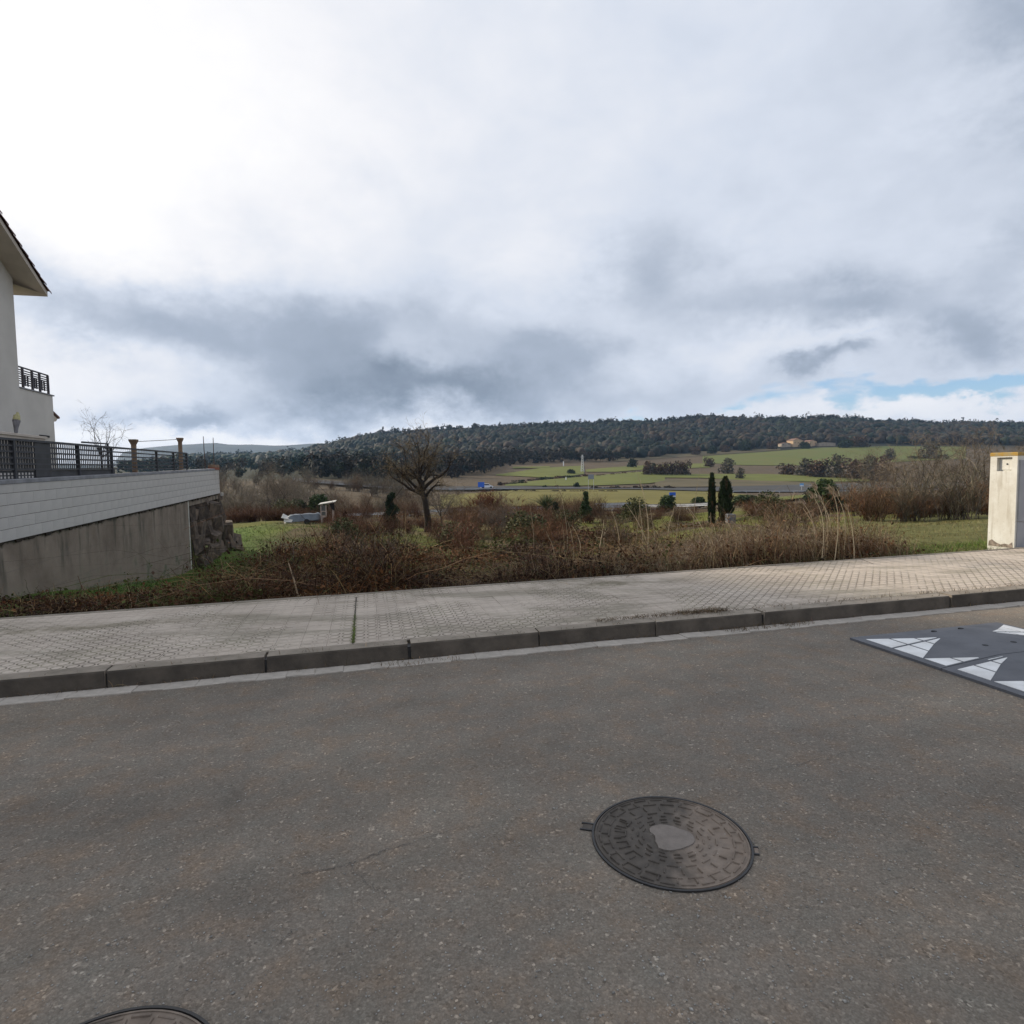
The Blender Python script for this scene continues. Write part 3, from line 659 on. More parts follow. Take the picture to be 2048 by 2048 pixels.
# ------------------------------------------------------------------ retaining wall with its terrace
M_WBLOCK = simple('painted_block', (0.53, 0.50, 0.465), 0.85, 0.10, 2.5, 0.15, rnd=0.018, col2=(0.47, 0.445, 0.415))
M_COPING = simple('grey_coping', (0.24, 0.24, 0.25), 0.85, 0.2, 3, 0.2)
def old_concrete():
    m, t, b = material('old_concrete')
    co = t.new('ShaderNodeTexCoord').outputs['Object']
    st = t.noise(t.vm('MULTIPLY', co, (3, 1.6, 0.28)), 2.2, 5, 0.6); bl = t.noise(co, 1.3, 5, 0.62); sp = t.new('ShaderNodeSeparateXYZ'); t.put(sp.inputs[0], co)
    c = t.ramp(bl, [(0.3, (0.165, 0.130, 0.100)), (0.7, (0.285, 0.235, 0.185))])
    c = t.mix(t.m('MULTIPLY', t.mapr(st, 0.50, 0.68), t.mapr(sp.outputs[2], -1.3, -0.1)), c, (0.085, 0.08, 0.062, 1))
    c = t.mix(t.m('MULTIPLY', t.mapr(bl, 0.52, 0.66), t.mapr(sp.outputs[2], -0.5, -1.6)), c, (0.12, 0.125, 0.085, 1))
    c = t.mix(t.mapr(t.m('ADD', sp.outputs[2], t.m('MULTIPLY', t.noise(co, 5, 4), 0.22)), 0.02, 0.10), c, (0.055, 0.052, 0.036, 1))
    bd = t.m('FRACT', t.m('MULTIPLY', sp.outputs[2], 2.0)); c = t.mix(t.m('MULTIPLY', t.mapr(bd, 0.05, 0.0), 0.35), c, (0.14, 0.125, 0.105, 1))
    t.put(b.inputs['Base Color'], c); b.inputs['Roughness'].default_value = 0.92; b.inputs['Specular IOR Level'].default_value = 0.2
    bn = t.new('ShaderNodeBump'); bn.inputs['Strength'].default_value = 0.4; bn.inputs['Distance'].default_value = 0.03
    t.put(bn.inputs['Height'], t.noise(co, 7, 6, 0.65)); t.l.new(bn.outputs[0], b.inputs['Normal'])
    return m
M_CONC = old_concrete()
M_EDGE = simple('pale_mortar', (0.50, 0.49, 0.43), 0.9, 0.2, 7, 0.2)
M_ROCK = simple('brown_boulder', (0.150, 0.112, 0.082), 0.95, 0, 3.5, 1.0, col2=(0.055, 0.044, 0.036), rnd=0.40)
M_EARTH = simple('dark_earth', (0.045, 0.034, 0.025), 0.95, 0.3, 4, 0.4)
TW = math.atan(0.0222); mt = mv * math.cos(TW) + UP * math.sin(TW); zt_ = np.cross(kh, mt)
WO = HP(-5.5, 11.0, 0.469); MW = frame(kh, mt, zt_, WO)           # wall frame: x out of the wall, y along it, z up from the foot of the blocks
wall = empty('retaining_wall', MW, 'long retaining wall of white painted blocks on a stained concrete base', 'wall')
bz = [0.0, 0.188, 0.376, 0.564, 0.752, 0.898]
def block_mesh(h, L):                               # block whose outer (+x) edges are chamfered
    c = 0.0025; y0, y1, z0, z1, x0, x1 = 0.0006, L - 0.0006, 0.003, h - 0.003, -0.20, 0.0
    vs = [(x0, y0, z0), (x0, y1, z0), (x0, y1, z1), (x0, y0, z1), (x1 - c, y0, z0), (x1 - c, y1, z0), (x1 - c, y1, z1), (x1 - c, y0, z1),
          (x1, y0 + c, z0 + c), (x1, y1 - c, z0 + c), (x1, y1 - c, z1 - c), (x1, y0 + c, z1 - c)]
    return MB().add(vs, [(0, 1, 2, 3), (0, 4, 5, 1), (1, 5, 6, 2), (2, 6, 7, 3), (3, 7, 4, 0), (4, 8, 9, 5), (5, 9, 10, 6), (6, 10, 11, 7), (7, 11, 8, 4), (8, 11, 10, 9)]).mesh('block', M_WBLOCK)
for r in range(5):
    h = bz[r + 1] - bz[r]; full = block_mesh(h, 0.4)
    y = -4.0 - (0.2 if r % 2 else 0)
    while y < 14.55:
        L = min(0.4, 14.62 - y)
        o = link('block', full if L > 0.399 else block_mesh(h, L), wall); o.location = (random.gauss(0, 0.0008), y, bz[r]); y += 0.4
MB().box(-0.195, -0.007, -4.1, 14.60, 0.002, 0.896).obj('mortar_core', M_EARTH, wall)
MB().cbox(-0.24, 0.012, -4.1, 14.45, 0.899, 0.965, 0.008).obj('coping', M_COPING, wall)
MB().box(-0.45, -0.03, -4.0, 10.28, -2.6, -0.002).obj('concrete_base', M_CONC, wall)
MB().box(-0.45, -0.024, 10.281, 10.36, -2.6, -0.004).obj('mortar_edge', M_EDGE, wall)
MB().box(-0.40, -0.05, 10.37, 14.5, -0.20, -0.002).obj('footing', M_CONC, wall)
M_RUN = simple('rust_run', (0.20, 0.13, 0.09), 0.9, 0.3, 12)
for (y, z0, z1, w_) in ((13.95, 0.30, 0.90, 0.030), (14.42, 0.10, 0.90, 0.022), (13.75, 0.62, 0.90, 0.018)): MB().add([(0.0035, y, z1), (0.0035, y + w_, z1), (0.0035, y + w_ * .8, (z0 + z1) / 2), (0.0035, y + w_ * .55, z0), (0.0035, y + w_ * .4, z0), (0.0035, y + w_ * .1, (z0 + z1) / 2)], [(0, 1, 2, 3, 4, 5)]).obj('rust_run', M_RUN, wall)
MB().box(0.02, 0.10, 14.62, 14.72, -0.10, 0.02).obj('drain_pipe', M_WBLOCK, wall)
# uneven dark moss and mortar drips under the blocks
def moss():
    V = []; Q = []
    y = -4.0
    mb = MB()
    while y < 14.4:
        L = random.uniform(0.06, 0.30); d = random.uniform(0.012, 0.07)
        mb.add([(-0.029, y, -0.001), (-0.029, y + L, -0.001), (-0.029, y + L * .8, -d), (-0.029, y + L * .2, -d), (0.004, y, -0.001), (0.004, y + L, -0.001), (-0.012, y + L * .8, -d * .8), (-0.012, y + L * .2, -d * .8)],
               [(4, 5, 6, 7), (0, 1, 5, 4), (2, 3, 7, 6), (0, 4, 7, 3), (1, 2, 6, 5)]); y += L
    o = mb.obj('moss_line', M_EARTH, wall); tag(o, kind='stuff')
moss()
terrace = MB().box(-45, -5.95, 7.0, 25.4, -4.0, 0.0)
ter = terrace.obj('garden_terrace', simple('garden_soil', (0.11, 0.10, 0.055), 0.95, 0.35, 2, 0.4)); ter.matrix_world = frame(kh, mt, zt_, HP(0, 0, 1.06)); tag(ter, kind='structure')
# boulder wall at the far end of the concrete
def rock_mesh(seed):
    """angular quarried block: the hull of points scattered near the faces of a box, slightly chipped"""
    bm = bmesh.new(); rg = random.Random(seed)
    for sx in (-1, 1):
        for sy in (-1, 1):
            for sz in (-1, 1):
                for _ in range(2): bm.verts.new((sx * rg.uniform(0.30, 0.52), sy * rg.uniform(0.30, 0.52), sz * rg.uniform(0.28, 0.52)))
    h = bmesh.ops.convex_hull(bm, input=bm.verts)
    bmesh.ops.delete(bm, geom=[g for g in h['geom_interior'] if isinstance(g, bmesh.types.BMVert)], context='VERTS')
    bmesh.ops.subdivide_edges(bm, edges=bm.edges[:], cuts=1, use_grid_fill=True)
    for v in bm.verts: v.co *= 1 + rg.uniform(-0.06, 0.03)
    bmesh.ops.recalc_face_normals(bm, faces=bm.faces)
    me = bpy.data.meshes.new('boulder'); bm.to_mesh(me); bm.free(); me.materials.append(M_ROCK); return me
rocks = [rock_mesh(s) for s in range(9)]
bw = empty('boulder_wall', frame(kh, mt, zt_, HP(-5.5, 21.4, 0.70)), 'rough dry wall of big brown boulders under the far end of the white wall', 'boulder wall')
MB().box(-1.6, -0.55, 0.0, 5.0, -3.2, -0.25).obj('earth_core', M_EARTH, bw)
row_z = -2.75
for rz, sz, out in ((-2.75, 0.86, 0.26), (-2.16, 0.74, 0.16), (-1.62, 0.70, 0.10), (-1.10, 0.64, 0.04), (-0.60, 0.60, -0.02), (-0.24, 0.40, -0.04)):
    y = 0.28 + random.uniform(-0.1, 0.15)
    while y < 4.9:
        L = sz * random.uniform(0.85, 1.35); o = link('boulder', random.choice(rocks), bw)
        o.location = (out - 0.30 + random.uniform(-0.10, 0.10), y + L * 0.45, rz + random.uniform(-0.08, 0.1))
        o.rotation_euler = (random.uniform(-0.3, 0.3), random.uniform(-0.3, 0.3), random.choice((0, 1.57, 3.14, 4.71)) + random.uniform(-0.4, 0.4)); o.scale = (L * 0.9, L * 1.0, sz * random.uniform(0.95, 1.2)); y += L * 0.86

# fence along the coping
M_FENCE = simple('dark_grey_steel', (0.045, 0.046, 0.052), 0.55, 0.15, 6, 0, spec=0.4)
M_INFILL = simple('dark_grey_panel', (0.060, 0.060, 0.062), 0.7, 0.2, 3, 0)
TF = math.atan(0.0106); mf = mv * math.cos(TF) + UP * math.sin(TF); zf_ = np.cross(kh, mf)
fence = empty('metal_fence', frame(kh, mf, zf_, HP(-5.62, 11.4, 1.49)), 'dark grey steel fence of flat rails standing on the white wall', 'fence')
def fb(name, x0, x1, y0, y1, z0, z1, mat=M_FENCE, par=None): return MB().box(x0, x1, y0, y1, z0, z1).obj(name, mat, par or fence)
fb('top_rail', -0.03, 0.03, -4.3, 10.36, 0.585, 0.625)
for z in (0.49, 0.39, 0.29, 0.19, 0.10): fb('rail', -0.012, 0.012, -4.3, 10.34, z, z + 0.030)
for y in (-4.2, -1.9, 0.3, 2.64, 4.30, 7.40, 8.95, 10.33): fb('fence_post', -0.027, 0.027, y - 0.025, y + 0.025, -0.06, 0.586)
fb('solid_panel', -0.010, 0.010, 0.96, 1.52, -0.02, 0.583, M_INFILL)
mb = MB(); y = 1.55
while y < 4.28: mb.box(-0.028, -0.016, y, y + 0.026, 0.10, 0.584); y += 0.085
tag(mb.obj('thin_bars', M_FENCE, fence), kind='stuff')
mb = MB(); y = -4.2
while y < 0.95: mb.box(-0.028, -0.016, y, y + 0.052, 0.10, 0.584); y += 0.085
tag(mb.obj('lattice_bars', M_INFILL, fence), kind='stuff')
fb('base_panel', -0.030, -0.014, -4.3, 4.5, -0.055, 0.098, M_INFILL)
for i in range(16):
    for z in (-0.035, 0.022): fb('vent_square', -0.016, -0.010, 0.86 - i * 0.105, 0.905 - i * 0.105, z, z + 0.036, M_WBLOCK)
# wire infill of the right-hand bays
mb = MB()
for y in np.arange(4.4, 10.3, 0.12): mb.box(-0.022, -0.018, y, y + 0.006, 0.12, 0.584)
tag(mb.obj('wire_infill', M_FENCE, fence), kind='stuff')

# garden posts, wire, pipe, rods and brick on the terrace
M_OCHRE = simple('ochre_concrete', (0.205, 0.140, 0.095), 0.9, 0.3, 4, 0.3)
for (b, z0, z1, lab) in ((19.8, 1.45, 2.55, 'ochre post with a flared head standing behind the fence, nearer the house'), (24.4, 1.55, 2.86, 'ochre post with a flared head at the far end of the fence')):
    t = empty('garden_post', frame(kh, mv, UP, HP(-6.5, b, z0)), lab, 'post', 'ochre posts behind the fence'); H = z1 - z0
    MB().box(-0.055, 0.055, -0.055, 0.055, 0, H - 0.16).obj('shaft', M_OCHRE, t)
    p = [(-0.055, 0.055), (0.105, 0.100)]
    MB().add([(sx * w_, sy * w_, H - 0.158 + hh) for (w_, hh) in ((0.055, 0), (0.10, 0.115), (0.10, 0.155)) for (sx, sy) in ((-1, -1), (1, -1), (1, 1), (-1, 1))],
             [(3, 2, 1, 0), (8, 9, 10, 11)] + [(r * 4 + i, r * 4 + (i + 1) % 4, r * 4 + 4 + (i + 1) % 4, r * 4 + 4 + i) for r in (0, 1) for i in range(4)]).obj('flared_head', M_OCHRE, t)
M_WIRE = simple('dull_wire', (0.10, 0.10, 0.11), 0.6, 0.1, 5)
o = MB().tube([HP(-6.5, 19.9, 2.49), HP(-6.5, 22.1, 2.64), HP(-6.5, 24.3, 2.80)], 0.010, 5).obj('stretched_wire', M_WIRE); tag(o, 'thin wire stretched between the heads of the two ochre posts', 'wire')
o = MB().tube([HP(-5.9, 16.3, 1.42), HP(-5.9, 16.3, 2.25), HP(-5.9, 14.95, 2.22)], 0.022, 6).obj('pipe_rail', M_FENCE); tag(o, 'thin grey pipe bent over like a goalpost behind the fence', 'pipe')
M_RUST = simple('rusty_steel', (0.085, 0.055, 0.045), 0.8, 0.3, 9)
for (b, lab, z1, dx_) in ((23.95, 'rusty reinforcing rod sticking up from the wall, just left of the brick stub', 2.88, -.06), (25.3, 'rusty reinforcing rod rising out of the brick stub on the wall end', 2.92, .05)):
    o = MB().tube([HP(-5.6, b + 0.05, 1.60), HP(-5.6, b + dx_ * .4, 2.3), HP(-5.6, b + dx_, z1)], [0.016, 0.014, 0.012], 5).obj('steel_rod', M_RUST); tag(o, lab, 'rod', 'rods on the wall end')
t = empty('brick_stub', frame(kh, mv, UP, HP(-5.6, 25.25, 1.70)), 'small stub of red brick on the end of the white wall', 'brick stub')
M_BRICK = simple('red_brick', (0.24, 0.085, 0.055), 0.9, 0.3, 7, 0.2)
for z in (0.0, 0.095): MB().cbox(-0.12, 0.12, -0.36, 0.36, z, z + 0.09, 0.006).obj('brick', M_BRICK if z == 0 else M_OCHRE, t)

# ------------------------------------------------------------------ house on the terrace
M_RENDER = simple('house_render', (0.54, 0.51, 0.47), 0.88, 0.06, 1.2, 0.12)
M_SOFFIT = simple('soffit_plaster', (0.50, 0.44, 0.38), 0.88, 0.10, 2, 0.1)
M_RTILE = simple('clay_roof_tile', (0.16, 0.085, 0.075), 0.85, 0.3, 3, 0.2, rnd=0.2)
M_RAIL = simple('dark_railing', (0.05, 0.045, 0.055), 0.5, 0.1, 6)
M_DARK = simple('dark_slot', (0.015, 0.013, 0.014), 0.8, 0.1, 5)
house = empty('house', frame(kh, mv, UP, HP(-10, 0, 0)), 'pale two storey house with a tiled gable roof and a terrace, at the left edge', 'house')
RS = 0.55; ridge_b, eave_b = 13.7, 21.38; zw = 7.10
def roof_z(b): return 7.86 - RS * (b - 20.8) if b >= ridge_b else 7.86 - RS * (2 * ridge_b - b - 20.8)
MB().prism([(8.0, 1.2), (eave_b, 1.2), (eave_b, roof_z(eave_b) - 0.16), (ridge_b, roof_z(ridge_b) - 0.16), (8.0, roof_z(8.0) - 0.16)], 0, -10.5, 0.0).obj('wall', M_RENDER, house)
rb = MB()
for (e0, e1) in ((ridge_b, 22.0), (ridge_b, 7.4)):
    z0, z1 = roof_z(e0), roof_z(e1)
    rb.add([(-11, e0, z0 - 0.15), (-11, e1, z1 - 0.15), (0.62, e1, z1 - 0.15), (0.62, e0, z0 - 0.15), (-11, e0, z0), (-11, e1, z1), (0.62, e1, z1), (0.62, e0, z0)],
           [(0, 1, 2, 3), (7, 6, 5, 4), (0, 1, 5, 4), (1, 2, 6, 5), (2, 3, 7, 6)])
roof = rb.obj('roof', M_SOFFIT, house)
# the horizontal soffit closing the end of the eave
MB().add([(0.0, 21.385, 7.22), (0.60, 21.98, 7.10), (-11, 21.98, 7.10), (-11, 21.385, 7.22)], [(0, 1, 2, 3)]).obj('eave_board', M_SOFFIT, house)
ang = -math.atan(RS); dirn = Vector((0, math.cos(ang), math.sin(ang)))
def barrel():                                       # half-round clay tile lying down the slope (y), 0.46 long
    vs = []; n = 6
    for (y, r) in ((0.0, 0.085), (0.46, 0.105)):
        for rr in (r, r - 0.014):
            vs += [(rr * math.cos(math.pi * q / n), y, rr * math.sin(math.pi * q / n)) for q in range(n + 1)]
    m_ = n + 1; fs = [(q, q + 1, 2 * m_ + q + 1, 2 * m_ + q) for q in range(n)] + [(m_ + q, 3 * m_ + q, 3 * m_ + q + 1, m_ + q + 1) for q in range(n)] + [(2 * m_ + q, 2 * m_ + q + 1, 3 * m_ + q + 1, 3 * m_ + q) for q in range(n)]
    return MB().add(vs, fs).mesh('roof_tile', M_RTILE)
BT = barrel(); slope_len = (22.06 - ridge_b) / math.cos(ang); nrow = int(slope_len / 0.36)
for i in range(nrow + 1):
    s = slope_len - 0.40 - i * 0.36
    for cx in range(6):
        o = link('roof_tile', BT, roof); b_ = ridge_b + s * math.cos(ang)
        o.location = (0.58 - 0.21 * cx, b_, roof_z(b_) + 0.005); o.rotation_euler = (ang + 0.07, 0, random.gauss(0, 0.02))
mb = MB(); mb.add([(-11, ridge_b, roof_z(ridge_b) + 0.05), (-0.6, ridge_b, roof_z(ridge_b) + 0.05), (-0.6, 22.05, roof_z(22.05) + 0.05), (-11, 22.05, roof_z(22.05) + 0.05)], [(0, 1, 2, 3)]); mb.obj('roof_cover', M_RTILE, house)
# lower terrace block with its railing
MB().box(-9.0, -0.006, eave_b + 0.002, 23.38, 1.2, 4.17).obj('terrace_block', M_RENDER, house)
MB().box(-9.0, 0.02, eave_b + 0.004, 23.46, 4.171, 4.21).obj('terrace_coping', M_COPING, house)
rl = MB().box(-0.09, -0.05, eave_b + 0.01, 23.30, 4.81, 4.85).obj('terrace_railing', M_RAIL, house)
for z in (4.73, 4.66, 4.60, 4.53, 4.46, 4.39, 4.32): MB().box(-0.085, -0.055, eave_b + 0.01, 23.28, z, z + 0.030).obj('rail', M_RAIL, rl)
for y in (21.75, 22.3, 22.75, 23.28): MB().box(-0.10, -0.045, y - 0.03, y + 0.03, 4.211, 4.815).obj('railing_post', M_RAIL, rl)
for y in (21.5, 21.95, 22.1, 22.5, 22.62, 22.95, 23.1): MB().box(-0.11, -0.10, y - 0.045, y + 0.045, 4.30, 4.62).obj('slat', M_RAIL, rl)
cn = MB().add([(-2.2, 23.39, 3.62), (-0.02, 23.39, 3.62), (-0.02, 23.80, 3.46), (-2.2, 23.80, 3.46), (-2.2, 23.39, 3.70), (-0.02, 23.39, 3.70), (-0.02, 23.84, 3.52), (-2.2, 23.84, 3.52)],
              [(0, 1, 2, 3), (4, 5, 6, 7), (1, 2, 6, 5), (2, 3, 7, 6), (0, 3, 7, 4)]).obj('porch_canopy', M_RTILE, house)
MB().prism([(23.39, 3.33), (23.62, 3.36), (23.74, 3.455), (23.39, 3.60)], 0, -0.40, -0.05).obj('canopy_bracket', M_SOFFIT, cn)
MB().box(0.001, 0.03, 22.35, 22.95, 2.78, 2.84).obj('dark_slot', M_DARK, house)
gw = MB().box(-0.16, 0.0, 0, 6.9, -1.6, 0.0).cbox(-0.2, 0.04, -0.05, 6.95, 0.001, 0.07, 0.01).obj('garden_wall', M_SOFFIT, None, frame(kh, mv, UP, HP(-9.2, 14.0, 2.62)))
tag(gw, 'low pale garden wall with a coping at the foot of the house, seen over the fence', 'wall')
t = empty('wall_torch', frame(kh, mv, UP, HP(-9.2, 19.35, 2.70)), 'small grey tapered torch with a yellow tip on the garden wall by the house', 'torch')
MB().tube([(0, 0, 0), (0, 0.02, 0.16), (0, 0.06, 0.34)], [0.04, 0.06, 0.10], 8).obj('holder', simple('grey_cone', (0.20, 0.19, 0.20), 0.7), t)
MB().tube([(0, 0.06, 0.342), (0, 0.10, 0.46), (0, 0.15, 0.56)], [0.09, 0.08, 0.03], 8).obj('tip', simple('yellow_tip', (0.42, 0.38, 0.20), 0.7), t)

# ------------------------------------------------------------------ white meter pillar at the right
def weathered_paint():
    m, t, b = material('weathered_paint'); co = t.new('ShaderNodeTexCoord').outputs['Object']
    st = t.noise(t.vm('MULTIPLY', co, (9, 9, 0.9)), 1.6, 5, 0.6); bl = t.noise(co, 3.0, 5, 0.65)
    c = t.mix(t.mapr(bl, 0.35, 0.7), (0.56, 0.535, 0.47, 1), (0.67, 0.66, 0.61, 1)); c = t.mix(t.m('MULTIPLY', t.mapr(st, 0.52, 0.70), 0.5), c, (0.36, 0.32, 0.25, 1))
    c = t.mix(t.m('MULTIPLY', t.mapr(t.noise(co, 22, 4, 0.7), 0.60, 0.70), 0.5), c, (0.30, 0.27, 0.22, 1))
    t.put(b.inputs['Base Color'], c); b.inputs['Roughness'].default_value = 0.9; b.inputs['Specular IOR Level'].default_value = 0.2; return m
M_PILLAR = weathered_paint(); M_CREAM = simple('cream_paint', (0.66, 0.655, 0.61), 0.85, 0, 3.5, 0.15, col2=(0.58, 0.555, 0.49))
M_LICHEN = simple('yellow_lichen', (0.36, 0.21, 0.035), 0.9, 0.3, 12, 0.3, col2=(0.30, 0.24, 0.13))
M_METER = simple('grey_box', (0.30, 0.30, 0.31), 0.7, 0.1, 3)
pil = empty('meter_pillar', frame(kh, mv, UP, HP(9.30, 6.985, 0.235)), 'white painted meter pillar with a yellow stained top at the right edge', 'pillar')
D, HT_ = 0.40, 1.42
ys = [0, 0.075, 0.30, D]; zs = [-0.35, 1.14, 1.345, HT_ - 0.055]; xr = 0.06
vs = [(0, y, z) for z in zs for y in ys]; fs = []
for j in range(3):
    for i in range(3):
        if (i, j) != (1, 1): fs.append((j * 4 + i, j * 4 + i + 1, (j + 1) * 4 + i + 1, (j + 1) * 4 + i))
q = [5, 6, 10, 9]; n = len(vs); vs += [(xr, vs[i][1], vs[i][2]) for i in q]
fs += [(q[i], q[(i + 1) % 4], n + (i + 1) % 4, n + i) for i in range(4)] + [(n, n + 1, n + 2, n + 3)]
n = len(vs); vs += [(0.9, 0, -0.35), (0.9, D, -0.35), (0.9, D, HT_ - 0.055), (0.9, 0, HT_ - 0.055)]
fs += [(0, n, n + 3, 12, 8, 4), (3, 7, 11, 15, n + 2, n + 1), (n, n + 1, n + 2, n + 3), (12, 13, 14, 15, n + 2, n + 3)]
MB().add(vs, fs).obj('body', M_PILLAR, pil)
MB().cbox(-0.006, 0.905, -0.006, D + 0.006, HT_ - 0.054, HT_, 0.012).obj('stained_top', M_LICHEN, pil)
MB().box(xr - 0.012, xr - 0.002, 0.10, 0.275, 1.16, 1.33).obj('hatch', M_PILLAR, pil)
MB().tube([(xr - 0.02, 0.18, 1.245), (xr - 0.010, 0.18, 1.245)], 0.012, 8).obj('lock', M_DARK, pil)
MB().box(0.03, 0.87, -0.022, -0.001, 0.40, 1.30).obj('meter_door', M_METER, pil)
MB().box(0.03, 0.87, -0.012, -0.001, 0.00, 0.392).obj('lower_panel', M_METER, pil)
pts = [(0.02, 0.0), (0.385, 0.0), (0.375, 0.075), (0.33, 0.10), (0.27, 0.06), (0.20, 0.035), (0.14, 0.055), (0.08, 0.045), (0.03, 0.085)]
MB().prism(pts, 0, -0.003, 0.002).obj('flaked_patch', simple('bare_cement', (0.23, 0.19, 0.155), 0.95, 0.4, 20, 0.4), pil)

# ------------------------------------------------------------------ plants
class Cloud:
    """many ribbons, tubes and leaves in one numpy mesh with a tint for each"""
    def __init__(s): s.V = []; s.Q = []; s.T = []; s.C = []; s.n = 0
    def put(s, V, Q=None, T=None, C=None):
        V = np.asarray(V, float).reshape(-1, 3)
        if Q is not None and len(Q): s.Q.append(np.asarray(Q) + s.n)
        if T is not None and len(T): s.T.append(np.asarray(T) + s.n)
        C = np.asarray(C, float); s.C.append(np.broadcast_to(C, (len(V), 3)) if C.ndim == 1 else C)
        s.V.append(V); s.n += len(V)
    def mesh(s, name, smooth=False):
        return mesh(name, np.concatenate(s.V), np.concatenate(s.Q) if s.Q else None, np.concatenate(s.T) if s.T else None, M_PLANT, np.concatenate(s.C), smooth)
    def blades(s, P, h, lean, width, col, seg=4, droop=0.5, curl=0.15, taper=0.75):
        """P (N,3) roots, h (N) lengths, lean (N,2) sideways reach as a share of the length, width (N), col (N,3)"""
        N = len(P); t = np.linspace(0, 1, seg + 1)[None, :, None]
        lean3 = np.c_[lean, np.zeros(N)][:, None, :]; hh = np.asarray(h)[:, None, None]
        L = np.linalg.norm(lean, axis=1)[:, None, None]
        pts = P[:, None, :] + hh * (t ** 1.5 * lean3 + np.array([0, 0, 1.0]) * (t - droop * np.minimum(L, 1.5) * t ** 2.3))
        if curl: pts = pts + hh * curl * np.cumsum(RNG.normal(0, 1, pts.shape), axis=1) * 0.35 * t
        ph = RNG.uniform(0, 2 * math.pi, N); side = np.c_[np.cos(ph), np.sin(ph), RNG.normal(0, 0.3, N)][:, None, :]
        wd = np.asarray(width)[:, None, None] * (1 - taper * t) * 0.5
        V = np.stack([pts - side * wd, pts + side * wd], 2).reshape(-1, 3)
        base = (np.arange(N) * (seg + 1) * 2)[:, None] + np.arange(seg)[None, :] * 2
        Q = np.stack([base, base + 1, base + 3, base + 2], -1).reshape(-1, 4)
        s.put(V, Q, None, np.repeat(col, (seg + 1) * 2, axis=0)); return pts
    def leaves(s, P, size, col, flat=0.0, long_=1.6):
        N = len(P); d = RNG.normal(0, 1, (N, 3)); d /= np.linalg.norm(d, axis=1)[:, None]
        e = RNG.normal(0, 1, (N, 3)); e -= d * (e * d).sum(1)[:, None]; e /= np.linalg.norm(e, axis=1)[:, None] + 1e-9
        if flat: d[:, 2] *= (1 - flat); e[:, 2] *= (1 - flat)
        sz = np.asarray(size)[:, None] if np.ndim(size) else size
        a = d * sz * long_ * 0.5; b = e * sz * 0.5
        V = np.stack([P - a, P + b, P + a, P - b], 1).reshape(-1, 3)
        s.put(V, np.arange(N * 4).reshape(N, 4), None, np.repeat(col, 4, axis=0))
    def tube(s, pts, rad, col, n=5):
        pts = np.asarray(pts, float); m_ = len(pts); V = []
        for i in range(m_):
            d = pts[min(i + 1, m_ - 1)] - pts[max(i - 1, 0)]; d = d / (np.linalg.norm(d) + 1e-9)
            h = np.array([0, 0, 1.0]) if abs(d[2]) < 0.9 else np.array([1.0, 0, 0]); e = np.cross(d, h); e /= np.linalg.norm(e); g = np.cross(d, e)
            th = np.arange(n) * 2 * math.pi / n; V.append(pts[i] + rad[i] * (np.cos(th)[:, None] * e + np.sin(th)[:, None] * g))
        I = np.arange(m_ * n).reshape(m_, n); J = np.roll(I, -1, 1)
        Q = np.stack([I[:-1], J[:-1], J[1:], I[1:]], -1).reshape(-1, 4); s.put(np.concatenate(V), Q, None, col)
def jit(col, N, v=0.25, hue=0.06):
    c = np.asarray(col, float)[None, :] * np.exp(RNG.normal(0, v, (N, 1))) * np.exp(RNG.normal(0, hue, (N, 3))); return np.clip(c, 0.004, 0.9)
def plant(name, parts, label, cat, group=None, loc=(0, 0, 0)):
    """thing made of several plant meshes; one mesh stays a single object"""
    if len(parts) == 1:
        o = link(name, parts[0][1]); o.location = loc; return tag(o, label, cat, group)
    t = empty(name, Matrix.Translation(loc), label, cat, group)
    for (n, me) in parts: link(n, me, t)
    return t
def put_copy(proto, loc, rz, sc, label, cat, group):
    c = copy_tree(proto); c.location = loc; c.rotation_euler = (0, 0, rz); c.scale = sc if hasattr(sc, '__len__') else (sc, sc, sc)
    return tag(c, label, cat, group)
used = {}
def place(proto, loc, rz, sc, label, cat, group=None):
    """first call moves the prototype itself, later calls copy it with its parts"""
    if not used.get(proto.name):
        used[proto.name] = 1; proto.location = loc; proto.rotation_euler = (0, 0, rz); proto.scale = sc if hasattr(sc, '__len__') else (sc, sc, sc)
        if 'group' in proto: del proto['group']
        return tag(proto, label, cat, group)
    c = copy_tree(proto); c.location = loc; c.rotation_euler = (0, 0, rz); c.scale = sc if hasattr(sc, '__len__') else (sc, sc, sc)
    if 'group' in c and not group: del c['group']
    return tag(c, label, cat, group)

